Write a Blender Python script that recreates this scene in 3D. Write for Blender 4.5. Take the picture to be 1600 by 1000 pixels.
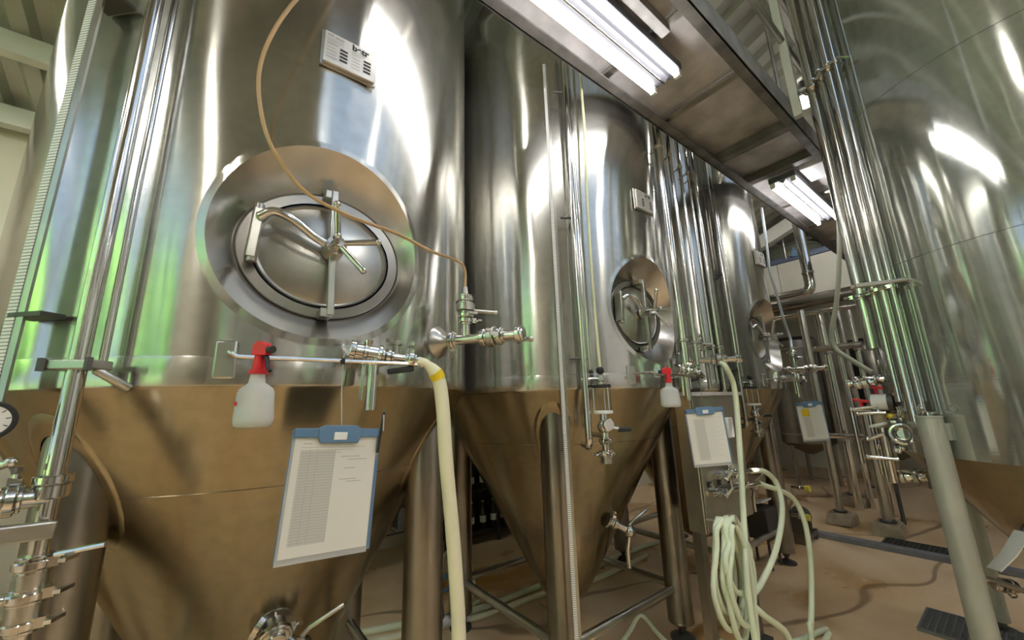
import bpy, bmesh, math, random
from mathutils import Vector, Matrix
random.seed(7)
for _o in list(bpy.data.objects):
    bpy.data.objects.remove(_o)
scene = bpy.context.scene
COL = scene.collection
# ------------------------------------------------------------------ camera
# room axes: X runs along the row of fermenters, Y across the aisle towards them
F_PX, PITCH, ROLL, YAW = 602.43, .2190, -.0304, .9156
CAM = Vector((0, 0, 1.49))
_sa, _ca, _cp, _sp = math.sin(YAW), math.cos(YAW), math.cos(PITCH), math.sin(PITCH)
FW = Vector((_cp * _ca, _cp * _sa, _sp))
_R0 = Vector((_sa, -_ca, 0)); _U0 = Vector((-_sp * _ca, -_sp * _sa, _cp))
RT = _R0 * math.cos(ROLL) + _U0 * math.sin(ROLL)
UP = _U0 * math.cos(ROLL) - _R0 * math.sin(ROLL)
cam_data = bpy.data.cameras.new('camera'); cam_data.sensor_width = 36
cam_data.lens = F_PX / 1600 * 36; cam_data.clip_start = .02; cam_data.clip_end = 200
cam = bpy.data.objects.new('camera', cam_data); COL.objects.link(cam)
cam.matrix_world = Matrix(((RT.x, UP.x, -FW.x, CAM.x), (RT.y, UP.y, -FW.y, CAM.y), (RT.z, UP.z, -FW.z, CAM.z), (0, 0, 0, 1)))
scene.camera = cam
# ------------------------------------------------------------------ sky and exposure
world = bpy.data.worlds.new('sky'); scene.world = world; world.use_nodes = True
_bg = world.node_tree.nodes['Background']
_bg.inputs['Color'].default_value = (.56, .73, 1.0, 1); _bg.inputs['Strength'].default_value = .5
vs = scene.view_settings
vs.view_transform = 'Standard'; vs.look = 'None'; vs.gamma = 1; vs.use_curve_mapping = False
vs.exposure = 1.15
sun_data = bpy.data.lights.new('sun', 'SUN'); sun_data.energy = 18.0; sun_data.angle = .01; sun_data.color = (1, .96, .88)
sun = bpy.data.objects.new('sun', sun_data); COL.objects.link(sun); sun.rotation_euler = (math.radians(20), math.radians(42), 0)
TUBE_E, BAY_E = 13.0, 200.0

def ray(x, y): return FW + RT * ((x - 800) / F_PX) - UP * ((y - 500) / F_PX)
def onY(x, y, Y): d = ray(x, y); return CAM + d * (Y / d.y)
def onX(x, y, X): d = ray(x, y); return CAM + d * (X / d.x)
def onZ(x, y, Z): d = ray(x, y); return CAM + d * ((Z - CAM.z) / d.z)
def onC(x, y, cx, cy, R):
    d = ray(x, y); a = d.x**2 + d.y**2; b = -2 * (d.x * cx + d.y * cy); q = b * b - 4 * a * (cx * cx + cy * cy - R * R)
    return CAM + d * ((-b - math.sqrt(max(q, 0))) / 2 / a)
V = lambda *a: Vector(a)
# ------------------------------------------------------------------ materials
MATS = {}
def _nt(name):
    m = bpy.data.materials.new(name); m.use_nodes = True
    n = m.node_tree; b = n.nodes['Principled BSDF']; MATS[name] = m
    return m, n, b
def plain(name, col, rough=.5, metal=0, spec=.5, trans=0, emit=None, es=0, alpha=1, ior=1.45, var=0, vscale=6, bump=0, bscale=40):
    m, n, b = _nt(name)
    b.inputs['Base Color'].default_value = (*col, 1); b.inputs['Roughness'].default_value = rough
    b.inputs['Metallic'].default_value = metal; b.inputs['Specular IOR Level'].default_value = spec
    b.inputs['Transmission Weight'].default_value = trans; b.inputs['IOR'].default_value = ior
    b.inputs['Alpha'].default_value = alpha
    if emit: b.inputs['Emission Color'].default_value = (*emit, 1); b.inputs['Emission Strength'].default_value = es
    if var or bump:
        tc = n.nodes.new('ShaderNodeTexCoord')
    if var:
        nz = n.nodes.new('ShaderNodeTexNoise'); nz.inputs['Scale'].default_value = vscale; nz.inputs['Detail'].default_value = 6
        n.links.new(tc.outputs['Object'], nz.inputs['Vector'])
        rp = n.nodes.new('ShaderNodeValToRGB')
        rp.color_ramp.elements[0].color = (*[c * (1 - var) for c in col], 1); rp.color_ramp.elements[0].position = .3
        rp.color_ramp.elements[1].color = (*[min(1, c * (1 + var)) for c in col], 1); rp.color_ramp.elements[1].position = .7
        n.links.new(nz.outputs['Fac'], rp.inputs['Fac']); n.links.new(rp.outputs['Color'], b.inputs['Base Color'])
    if bump:
        nb = n.nodes.new('ShaderNodeTexNoise'); nb.inputs['Scale'].default_value = bscale; nb.inputs['Detail'].default_value = 4
        n.links.new(tc.outputs['Object'], nb.inputs['Vector'])
        bp = n.nodes.new('ShaderNodeBump'); bp.inputs['Strength'].default_value = bump; bp.inputs['Distance'].default_value = .01
        n.links.new(nb.outputs['Fac'], bp.inputs['Height']); n.links.new(bp.outputs['Normal'], b.inputs['Normal'])
    return m
def brushed(name, col, rough, aniso, wav=.35, rvar=.12, cvar=.12, metal=.94):
    """rolled stainless sheet: horizontal brush lines (reflections smear upright), faint dents and water marks"""
    m, n, b = _nt(name); N = n.nodes; L = n.links
    b.inputs['Metallic'].default_value = metal
    tc = N.new('ShaderNodeTexCoord')
    if aniso:
        b.inputs['Anisotropic'].default_value = aniso; b.inputs['Anisotropic Rotation'].default_value = .25
        tg = N.new('ShaderNodeTangent'); tg.direction_type = 'RADIAL'; tg.axis = 'Z'; L.new(tg.outputs[0], b.inputs['Tangent'])
    mp = N.new('ShaderNodeMapping'); mp.inputs['Scale'].default_value = (1.4, 1.4, .9); L.new(tc.outputs['Object'], mp.inputs['Vector'])
    nz = N.new('ShaderNodeTexNoise'); nz.inputs['Scale'].default_value = 1.6; nz.inputs['Detail'].default_value = 1.5
    L.new(mp.outputs[0], nz.inputs['Vector'])
    mp2 = N.new('ShaderNodeMapping'); mp2.inputs['Scale'].default_value = (3, 3, 220); L.new(tc.outputs['Object'], mp2.inputs['Vector'])
    n2 = N.new('ShaderNodeTexNoise'); n2.inputs['Scale'].default_value = 1.0; n2.inputs['Detail'].default_value = 3; L.new(mp2.outputs[0], n2.inputs['Vector'])
    bp = N.new('ShaderNodeBump'); bp.inputs['Strength'].default_value = wav; bp.inputs['Distance'].default_value = .05
    L.new(nz.outputs['Fac'], bp.inputs['Height'])
    bp2 = N.new('ShaderNodeBump'); bp2.inputs['Strength'].default_value = .05; bp2.inputs['Distance'].default_value = .002
    L.new(n2.outputs['Fac'], bp2.inputs['Height']); L.new(bp.outputs['Normal'], bp2.inputs['Normal'])
    L.new(bp2.outputs['Normal'], b.inputs['Normal'])
    mp3 = N.new('ShaderNodeMapping'); mp3.inputs['Scale'].default_value = (5, 5, .8); L.new(tc.outputs['Object'], mp3.inputs['Vector'])
    n3 = N.new('ShaderNodeTexNoise'); n3.inputs['Scale'].default_value = 1.0; n3.inputs['Detail'].default_value = 2; L.new(mp3.outputs[0], n3.inputs['Vector'])
    mr = N.new('ShaderNodeMapRange'); mr.inputs['To Min'].default_value = rough - rvar; mr.inputs['To Max'].default_value = rough + rvar
    mr.inputs['From Min'].default_value = .1; mr.inputs['From Max'].default_value = .9
    L.new(n3.outputs['Fac'], mr.inputs['Value']); L.new(mr.outputs[0], b.inputs['Roughness'])
    rp = N.new('ShaderNodeValToRGB'); rp.color_ramp.elements[0].color = (*[c * (1 - cvar) for c in col], 1); rp.color_ramp.elements[1].color = (*col, 1)
    rp.color_ramp.elements[0].position = .25; rp.color_ramp.elements[1].position = .6
    n4 = N.new('ShaderNodeTexNoise'); n4.inputs['Scale'].default_value = 24; n4.inputs['Detail'].default_value = 6; L.new(tc.outputs['Object'], n4.inputs['Vector'])
    L.new(n4.outputs['Fac'], rp.inputs['Fac']); L.new(rp.outputs['Color'], b.inputs['Base Color'])
    return m
brushed('shell_steel', (.57, .56, .515), .17, .93, wav=.2, rvar=.03)
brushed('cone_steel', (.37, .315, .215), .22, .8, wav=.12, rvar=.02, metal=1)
brushed('shell_steel_matte', (.56, .575, .53), .09, .5, wav=.10, rvar=.015, metal=.78)
plain('polished_steel', (.70, .68, .64), .13, 1)
plain('satin_steel', (.50, .485, .44), .30, 1, var=.12, vscale=9)
plain('collar_steel', (.60, .58, .55), .24, 1, var=.08, vscale=9)
plain('leg_steel', (.30, .28, .25), .28, 1, var=.12, vscale=7)
plain('grey_leg_steel', (.44, .45, .39), .45, .3, var=.08, vscale=9)
plain('dark_steel', (.10, .095, .09), .5, .6)
plain('walkway_plate', (.56, .53, .52), .55, .25, var=.3, vscale=5)
plain('walkway_beam', (.20, .19, .18), .5, .5, var=.3, vscale=9)
plain('black_rubber', (.02, .02, .02), .6)
plain('black_plastic', (.025, .025, .025), .35)
plain('red_plastic', (.62, .02, .03), .35)
plain('blue_plastic', (.12, .22, .36), .4)
plain('deep_blue', (.02, .05, .35), .35)
plain('slate_blue', (.10, .13, .20), .55)
plain('yellow_plastic', (.75, .66, .10), .4)
plain('yellow_tape', (.80, .58, .02), .4)
plain('white_plastic', (.80, .80, .78), .4)
plain('bottle_plastic', (.93, .94, .94), .3, trans=.6, ior=1.2)
plain('bottle_liquid', (.78, .77, .72), .3, trans=.1)
plain('paper', (.78, .76, .70), .6)
plain('sleeve', (.80, .80, .78), .25, trans=.5, ior=1.1)
plain('print_grey', (.42, .41, .38), .7)
plain('print_pale', (.60, .585, .54), .7)
plain('print_black', (.03, .03, .03), .6)
plain('plate_face', (.70, .67, .62), .38, .6, var=.06, vscale=30)
plain('hose_cream', (.82, .79, .57), .32, var=.06, vscale=5)
plain('hose_green', (.80, .86, .64), .28, var=.12, vscale=3)
plain('hose_amber', (.62, .42, .22), .25, trans=.25, ior=1.3)
plain('hose_clear', (.66, .72, .80), .2, trans=.3, ior=1.3)
plain('hose_grey', (.36, .36, .28), .4)
plain('level_tube', (.80, .80, .52), .2, trans=.2)
plain('glass', (.95, .97, .97), .03, trans=1, ior=1.12)
plain('pane_glass', (.97, .99, .98), .0, trans=1, ior=1.02)
plain('tube_light', (1, 1, 1), .4, emit=(1, .985, .97), es=TUBE_E)
plain('bay_light', (1, 1, 1), .4, emit=(1, .97, .88), es=BAY_E)
plain('lamp_white', (.82, .80, .82), .4)
plain('lamp_grey', (.10, .10, .115), .5)
plain('cream_wall', (.70, .66, .55), .7, var=.05, vscale=1.2)
plain('white_wall', (.80, .79, .80), .6, var=.04, vscale=1.2)
plain('white_paint', (.78, .77, .72), .5)
plain('roof_deck', (.52, .52, .47), .45, .4, var=.12, vscale=2)
plain('cardboard', (.46, .32, .16), .8, var=.08, vscale=12)
plain('concrete', (.36, .29, .20), .85, var=.25, vscale=9, bump=.4, bscale=30)
plain('kerb_grey', (.20, .20, .22), .6, var=.15, vscale=10)
plain('grate_grey', (.24, .24, .26), .5, .6)
plain('pit_dark', (.02, .02, .02), .8)
plain('rack_black', (.018, .016, .015), .5)
plain('bottle_glass_dark', (.05, .03, .015), .15)
plain('tank_cream_green', (.52, .55, .42), .35, .3)
plain('fascia', (.62, .61, .54), .5, var=.06, vscale=3)
plain('leaf', (.22, .46, .10), .6, var=.5, vscale=3)
plain('bark', (.12, .08, .05), .8)
plain('lawn', (.12, .22, .05), .9)
plain('gauge_face', (.80, .80, .76), .4)
def scale_mat(name):
    """white printed tape with black millimetre ticks (flat print)"""
    m, n, b = _nt(name); N = n.nodes; L = n.links
    tc = N.new('ShaderNodeTexCoord'); sx = N.new('ShaderNodeSeparateXYZ'); L.new(tc.outputs['Object'], sx.inputs[0])
    mu = N.new('ShaderNodeMath'); mu.operation = 'MULTIPLY'; mu.inputs[1].default_value = 110; L.new(sx.outputs['Z'], mu.inputs[0])
    fr = N.new('ShaderNodeMath'); fr.operation = 'FRACT'; L.new(mu.outputs[0], fr.inputs[0])
    gt = N.new('ShaderNodeMath'); gt.operation = 'GREATER_THAN'; gt.inputs[1].default_value = .74; L.new(fr.outputs[0], gt.inputs[0])
    mx = N.new('ShaderNodeMix'); mx.data_type = 'RGBA'; mx.inputs['A'].default_value = (.82, .82, .80, 1); mx.inputs['B'].default_value = (.16, .16, .17, 1)
    L.new(gt.outputs[0], mx.inputs['Factor']); L.new(mx.outputs['Result'], b.inputs['Base Color']); b.inputs['Roughness'].default_value = .45
scale_mat('scale_print')
def floor_mat():
    m, n, b = _nt('floor_resin'); N = n.nodes; L = n.links
    tc = N.new('ShaderNodeTexCoord')
    nz = N.new('ShaderNodeTexNoise'); nz.inputs['Scale'].default_value = 1.1; nz.inputs['Detail'].default_value = 7; nz.inputs['Distortion'].default_value = .6
    L.new(tc.outputs['Object'], nz.inputs['Vector'])
    rp = N.new('ShaderNodeValToRGB'); e = rp.color_ramp.elements
    e[0].position = .30; e[0].color = (.46, .25, .08, 1); e[1].position = .62; e[1].color = (.80, .60, .39, 1)
    x = e.new(.46); x.color = (.69, .48, .27, 1)
    L.new(nz.outputs['Fac'], rp.inputs['Fac'])
    # meandering joints / water runs
    mp = N.new('ShaderNodeMapping'); mp.inputs['Scale'].default_value = (.4, 1.0, 1); L.new(tc.outputs['Object'], mp.inputs['Vector'])
    wn = N.new('ShaderNodeTexNoise'); wn.inputs['Scale'].default_value = .55; wn.inputs['Detail'].default_value = 2.5; L.new(mp.outputs[0], wn.inputs['Vector'])
    ab = N.new('ShaderNodeMath'); ab.operation = 'SUBTRACT'; ab.inputs[1].default_value = .5; L.new(wn.outputs['Fac'], ab.inputs[0])
    ab2 = N.new('ShaderNodeMath'); ab2.operation = 'ABSOLUTE'; L.new(ab.outputs[0], ab2.inputs[0])
    lt = N.new('ShaderNodeMapRange'); lt.inputs['From Min'].default_value = .002; lt.inputs['From Max'].default_value = .006
    lt.inputs['To Min'].default_value = .7; lt.inputs['To Max'].default_value = 0; L.new(ab2.outputs[0], lt.inputs['Value'])
    mx = N.new('ShaderNodeMix'); mx.data_type = 'RGBA'; mx.inputs['B'].default_value = (.17, .085, .03, 1)
    L.new(lt.outputs[0], mx.inputs['Factor']); L.new(rp.outputs['Color'], mx.inputs['A']); L.new(mx.outputs['Result'], b.inputs['Base Color'])
    mr = N.new('ShaderNodeMapRange'); mr.inputs['From Min'].default_value = .35; mr.inputs['From Max'].default_value = .65
    mr.inputs['To Min'].default_value = .22; mr.inputs['To Max'].default_value = .55; L.new(nz.outputs['Fac'], mr.inputs['Value']); L.new(mr.outputs[0], b.inputs['Roughness'])
floor_mat()
# ------------------------------------------------------------------ mesh builder
def frame(d):
    d = Vector(d).normalized(); a = Vector((0, 0, 1)) if abs(d.z) < .9 else Vector((1, 0, 0))
    u = d.cross(a).normalized(); return u, d.cross(u).normalized(), d
class MB:
    def __init__(s): s.v = []; s.f = []
    def add(s, vs_, fs):
        k = len(s.v); s.v += [Vector(p) for p in vs_]; s.f += [tuple(i + k for i in f) for f in fs]; return s
    def box(s, c, size, rot=None):
        c = Vector(c); hx, hy, hz = [q / 2 for q in size]
        vs_ = [Vector((x, y, z)) for x in (-hx, hx) for y in (-hy, hy) for z in (-hz, hz)]
        if rot is not None: vs_ = [rot @ p for p in vs_]
        return s.add([c + p for p in vs_], [(0, 1, 3, 2), (4, 6, 7, 5), (0, 4, 5, 1), (2, 3, 7, 6), (0, 2, 6, 4), (1, 5, 7, 3)])
    def lathe(s, prof, c, axis=(0, 0, 1), n=20, close=False):
        u, w, d = frame(axis); c = Vector(c); k = len(s.v)
        for r, z in prof:
            for i in range(n):
                t = 2 * math.pi * i / n; s.v.append(c + d * z + (u * math.cos(t) + w * math.sin(t)) * r)
        m = len(prof)
        for j in range(m - 1 + (1 if close else 0)):
            for i in range(n):
                a = k + j * n + i; b = k + j * n + (i + 1) % n; e = k + ((j + 1) % m) * n
                s.f.append((a, b, e + (i + 1) % n, e + i))
        if not close:
            if prof[0][0] > 1e-6: s.f.append(tuple(k + i for i in range(n))[::-1])
            if prof[-1][0] > 1e-6: s.f.append(tuple(k + (m - 1) * n + i for i in range(n)))
        return s
    def cyl(s, a, b, r, r2=None, n=16):
        a = Vector(a); b = Vector(b); return s.lathe([(r, 0), (r if r2 is None else r2, (b - a).length)], a, b - a, n)
    def ring(s, c, axis, r, h, r_in=0, n=20):
        ch = min(.003, h / 4)
        return s.lathe([(r - ch, -h / 2), (r, -h / 2 + ch), (r, h / 2 - ch), (r - ch, h / 2)] if not r_in else
                       [(r_in, -h / 2), (r, -h / 2), (r, h / 2), (r_in, h / 2)], c, axis, n, close=bool(r_in))
    def sphere(s, c, r, n=14, sq=(1, 1, 1)):
        pr = [(max(1e-5, r * math.sin(math.pi * j / 8)), -r * math.cos(math.pi * j / 8)) for j in range(9)]
        k = len(s.v); s.lathe(pr, (0, 0, 0), (0, 0, 1), n); c = Vector(c)
        for i in range(k, len(s.v)): p = s.v[i]; s.v[i] = c + Vector((p.x * sq[0], p.y * sq[1], p.z * sq[2]))
        return s
    def torus(s, c, axis, R, r, n=28, m=8, a0=0, a1=2 * math.pi):
        u, w, d = frame(axis); c = Vector(c); full = abs(a1 - a0 - 2 * math.pi) < 1e-6
        cnt = n if full else n + 1
        pts = [c + (u * math.cos(a0 + (a1 - a0) * i / n) + w * math.sin(a0 + (a1 - a0) * i / n)) * R for i in range(cnt)]
        return s.tube(pts, r, m, closed=full)
    def tube(s, pts, r, n=10, closed=False):
        pts = [Vector(p) for p in pts]; N_ = len(pts); k = len(s.v)
        tan = []
        for i in range(N_):
            a = pts[(i - 1) % N_] if (closed or i > 0) else pts[i]; b = pts[(i + 1) % N_] if (closed or i < N_ - 1) else pts[i]
            t = (b - a); tan.append(t.normalized() if t.length > 1e-9 else Vector((0, 0, 1)))
        u = frame(tan[0])[0]
        for i in range(N_):
            u = (u - tan[i] * u.dot(tan[i])); u = u.normalized() if u.length > 1e-6 else frame(tan[i])[0]
            w = tan[i].cross(u); rr = r[i] if isinstance(r, (list, tuple)) else r
            for j in range(n):
                t = 2 * math.pi * j / n; s.v.append(pts[i] + (u * math.cos(t) + w * math.sin(t)) * rr)
        for i in range(N_ - (0 if closed else 1)):
            for j in range(n):
                a = k + i * n; b = k + ((i + 1) % N_) * n; s.f.append((a + j, a + (j + 1) % n, b + (j + 1) % n, b + j))
        if not closed:
            s.f.append(tuple(k + j for j in range(n))[::-1]); s.f.append(tuple(k + (N_ - 1) * n + j for j in range(n)))
        return s
    def loft(s, rings):
        k = len(s.v); n = len(rings[0])
        for r_ in rings: s.v += [Vector(p) for p in r_]
        for j in range(len(rings) - 1):
            for i in range(n):
                a = k + j * n; b = a + n; s.f.append((a + i, a + (i + 1) % n, b + (i + 1) % n, b + i))
        s.f.append(tuple(k + i for i in range(n))[::-1]); s.f.append(tuple(k + (len(rings) - 1) * n + i for i in range(n)))
        return s
    def build(s, name, mat, parent=None, origin=None, smooth=True, ang=40, bevel=0, kind=None):
        if parent is not None:
            root = parent
            while root.parent: root = root.parent
            off = ROOT[root.name]
        else:
            off = Vector(origin) if origin is not None else Vector((sum(p.x for p in s.v) / len(s.v), sum(p.y for p in s.v) / len(s.v), min(p.z for p in s.v)))
        me = bpy.data.meshes.new(name); me.from_pydata([tuple(p - off) for p in s.v], [], s.f); me.update()
        bm = bmesh.new(); bm.from_mesh(me); bmesh.ops.recalc_face_normals(bm, faces=bm.faces); bm.to_mesh(me); bm.free()
        if smooth:
            me.shade_smooth(); me.set_sharp_from_angle(angle=math.radians(ang))
        me.materials.append(MATS[mat])
        o = bpy.data.objects.new(name, me); COL.objects.link(o)
        if parent is not None: o.parent = parent
        else: o.location = off; ROOT[o.name] = off
        if bevel:
            bv = o.modifiers.new('bevel', 'BEVEL'); bv.width = bevel; bv.segments = 2; bv.limit_method = 'ANGLE'
        if kind: o['kind'] = kind
        return o
ROOT = {}
def tag(o, label, cat, group=None):
    o['label'] = label; o['category'] = cat
    if group: o['group'] = group
    return o
def thing(name, label, cat, loc, group=None):
    o = bpy.data.objects.new(name, None); COL.objects.link(o); o.empty_display_size = .05
    o.location = Vector(loc); ROOT[o.name] = Vector(loc); return tag(o, label, cat, group)
def copy_tree(o, delta=None, label=None, parent=None, group=None):
    c = o.copy(); COL.objects.link(c); c.parent = parent
    if parent is None: c.location = o.location + Vector(delta); ROOT[c.name] = Vector(c.location)
    if label: c['label'] = label
    if group: c['group'] = group
    for ch in o.children: copy_tree(ch, parent=c)
    return c
def struct(mb, name, mat, **k):
    o = mb.build(name, mat, **k); o['kind'] = 'structure'; return o
def spline(pts, per=8):
    """Catmull-Rom through points"""
    P = [Vector(p) for p in pts]; P = [P[0] * 2 - P[1]] + P + [P[-1] * 2 - P[-2]]; out = []
    for i in range(1, len(P) - 2):
        for j in range(per):
            t = j / per; a, b, c, d = P[i - 1], P[i], P[i + 1], P[i + 2]
            out.append(.5 * ((2 * b) + (c - a) * t + (2 * a - 5 * b + 4 * c - d) * t * t + (3 * b - a - 3 * c + d) * t ** 3))
    out.append(P[-2]); return out
def bent(pts, rad=.05, k=5):
    """polyline with rounded corners"""
    P = [Vector(p) for p in pts]; out = [P[0]]
    for i in range(1, len(P) - 1):
        a = (P[i - 1] - P[i]); b = (P[i + 1] - P[i]); r = min(rad, a.length * .49, b.length * .49)
        a = P[i] + a.normalized() * r; b = P[i] + b.normalized() * r
        for j in range(k + 1):
            t = j / k; out.append(a * (1 - t) ** 2 + P[i] * 2 * t * (1 - t) + b * t * t)
    out.append(P[-1]); return out
def text_mesh(txt, size, origin, xdir, zdir, name, mat, parent, bold=0):
    cu = bpy.data.curves.new('lettering', 'FONT'); cu.body = txt; cu.size = size; cu.offset = bold
    ob = bpy.data.objects.new('lettering', cu); COL.objects.link(ob)
    dg = bpy.context.evaluated_depsgraph_get(); me = bpy.data.meshes.new_from_object(ob.evaluated_get(dg))
    mb = MB(); x = Vector(xdir).normalized(); z = Vector(zdir).normalized()
    mb.add([Vector(origin) + x * v.co.x + z * v.co.y for v in me.vertices], [tuple(p.vertices) for p in me.polygons])
    bpy.data.objects.remove(ob); bpy.data.curves.remove(cu); bpy.data.meshes.remove(me)
    return mb.build(name, mat, parent, smooth=False)
# ------------------------------------------------------------------ room shell
X0, X1, Y0, Y1, EAVE, RIDGE = -3.2, 10.6, -4.5, 4.6, 3.87, 5.5
def roof_z(y): return RIDGE - (RIDGE - EAVE) * (abs(y) / (Y1 if y > 0 else -Y0))
struct(MB().box(((X0 + X1) / 2, (Y0 + Y1) / 2, -.1), (X1 - X0 + .4, Y1 - Y0 + .4, .2)), 'floor', 'floor_resin', origin=(0, 0, 0), smooth=False)
struct(MB().box(((X0 + X1) / 2, Y1 + .1, EAVE / 2), (X1 - X0 + .4, .2, EAVE)), 'wall_back', 'cream_wall', origin=(0, Y1, 0), smooth=False)
struct(MB().box(((X0 + X1) / 2, Y0 - .1, EAVE / 2), (X1 - X0 + .4, .2, EAVE)), 'wall_aisle', 'white_wall', origin=(0, Y0, 0), smooth=False)
def gable(x, name, mat, holes=()):
    """gable wall with rectangular window openings"""
    ys = sorted({Y0, 0, Y1} | {h[0] for h in holes} | {h[1] for h in holes}); mb = MB(); t = .2 if x > 0 else -.2
    for a, b in zip(ys[:-1], ys[1:]):
        hs = [h for h in holes if h[0] <= a and h[1] >= b]
        spans = [(0, 0, None, None)] if not hs else []
        if hs: spans = [(0, 0, hs[0][2], hs[0][2]), (hs[0][3], hs[0][3], None, None)]
        for z0a, z0b, z1a, z1b in spans:
            za = roof_z(a) if z1a is None else z1a; zb = roof_z(b) if z1b is None else z1b
            q = [(a, z0a), (b, z0b), (b, zb), (a, za)]
            mb.add([(x, y, z) for y, z in q] + [(x + t, y, z) for y, z in q], [(0, 1, 2, 3), (7, 6, 5, 4), (0, 4, 5, 1), (1, 5, 6, 2), (2, 6, 7, 3), (3, 7, 4, 0)])
    struct(mb, name, mat, origin=(x, 0, 0), smooth=False)
WIN = (-1.3, 3.5, .9, 4.1)
gable(X0, 'wall_window_end', 'cream_wall', [WIN])
gable(X1, 'wall_far_end', 'cream_wall')
w = struct(MB().box((X0 - .1, (WIN[0] + WIN[1]) / 2, (WIN[2] + WIN[3]) / 2), (.012, WIN[1] - WIN[0], WIN[3] - WIN[2])), 'window_1', 'pane_glass', smooth=False)
ROOT[w.name] = Vector(w.location)
for k in range(5):
    y = WIN[0] + (WIN[1] - WIN[0]) * k / 4
    MB().box((X0 - .1, y, (WIN[2] + WIN[3]) / 2), (.07, .07, WIN[3] - WIN[2])).build('window_mullion', 'white_paint', w, smooth=False)
for z in (WIN[2], 2.6, WIN[3]):
    MB().box((X0 - .1, (WIN[0] + WIN[1]) / 2, z), (.08, WIN[1] - WIN[0], .07)).build('window_rail', 'white_paint', w, smooth=False)
# corrugated roof deck, ridge along X; a translucent skylight band in the slope across the aisle
SKY = (.2, 6.6, -3.7, -.75)
def deck(xa, xb, ya, yb):
    mb = MB(); prof = []; x = xa; p = .25
    while x < xb - 1e-6:
        prof += [(x, 0), (x + p * .35, 0), (x + p * .5, .06), (x + p * .85, .06)]; x += p
    prof = [(q, h) for q, h in prof if q < xb] + [(xb, 0)]
    n = len(prof)
    mb.add([(q, ya, roof_z(ya) + h) for q, h in prof] + [(q, yb, roof_z(yb) + h) for q, h in prof], [(i, i + 1, n + i + 1, n + i) for i in range(n - 1)])
    return mb
ceil_ = struct(deck(X0 - .2, X1 + .2, 0, Y1 + .2), 'ceiling', 'roof_deck', origin=(0, 0, EAVE), smooth=False)
for q in ((X0 - .2, SKY[0], Y0 - .2, 0), (SKY[1], X1 + .2, Y0 - .2, 0), (SKY[0], SKY[1], Y0 - .2, SKY[2]), (SKY[0], SKY[1], SKY[3], 0)):
    deck(*q).build('roof_sheet', 'roof_deck', ceil_, smooth=False)
w2 = struct(MB().add([(SKY[0], SKY[2], roof_z(SKY[2]) + .05), (SKY[1], SKY[2], roof_z(SKY[2]) + .05), (SKY[1], SKY[3], roof_z(SKY[3]) + .05), (SKY[0], SKY[3], roof_z(SKY[3]) + .05)], [(0, 1, 2, 3)]), 'window_2', 'pane_glass', smooth=False)
# white purlins along X, rafters along the slope
for i, y in enumerate((4.45, 3.83, 3.21, 2.59, 1.97, 1.35, .73, .11, -.6, -3.85, -4.4)):
    z = roof_z(y) - .09
    struct(MB().box(((X0 + X1) / 2, y, z), (X1 - X0, .09, .16)), 'trim_%d' % (i + 1), 'white_paint', smooth=False)
for i, x in enumerate((-2.9, 2.95, 7.8)):
    mb = MB()
    for ya, yb in ((Y1, 0), (0, Y0)):
        za, zb = roof_z(ya) - .30, roof_z(yb) - .30
        mb.add([(x + dx, y, z + dz) for y, z in ((ya, za), (yb, zb)) for dx in (-.08, .08) for dz in (-.14, .1)], [(0, 1, 3, 2), (4, 6, 7, 5), (0, 4, 5, 1), (2, 3, 7, 6), (0, 2, 6, 4), (1, 5, 7, 3)])
    struct(mb, 'trim_%d' % (i + 12), 'white_paint', smooth=False)
# outside the window: lawn and trees (seen mirrored in the steel)
struct(MB().box((-13.6, 0, -.15), (20, 30, .2)), 'ground', 'lawn', smooth=False)
def tree(x, y, h, r, label, seed):
    t = thing('garden_tree', label, 'tree', (x, y, -.05), 'trees outside the window'); rnd = random.Random(seed)
    MB().cyl((x, y, -.05), (x, y, h * .6), .16, .09, 8).build('trunk', 'bark', t)
    mb = MB()
    for _ in range(900):
        d = Vector((rnd.gauss(0, 1), rnd.gauss(0, 1), rnd.gauss(0, 1))).normalized() * r * rnd.uniform(.45, 1) ** .5
        c = Vector((x, y, h * .62)) + Vector((d.x, d.y, d.z * .95)); s_ = rnd.uniform(.12, .26)
        u = Vector((rnd.gauss(0, 1), rnd.gauss(0, 1), rnd.gauss(0, 1))).normalized(); v_ = frame(u)[0]; w_ = frame(u)[1]
        mb.add([c - v_ * s_, c + w_ * s_ * .5, c + v_ * s_, c - w_ * s_ * .5], [(0, 1, 2, 3)])
    mb.build('foliage', 'leaf', t, smooth=False, kind='stuff')
tree(-6.6, -2.6, 4.6, 1.7, 'bushy green garden tree outside the window by the aisle', 1)
tree(-7.6, .9, 5.4, 1.9, 'tallest green garden tree outside the middle of the window', 2)
tree(-6.0, 4.6, 4.2, 1.6, 'low spreading garden tree outside the window by the tank row', 3)
tree(-9.8, 7.2, 5.2, 2.1, 'broad garden tree standing past the corner of the building', 4)

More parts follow.
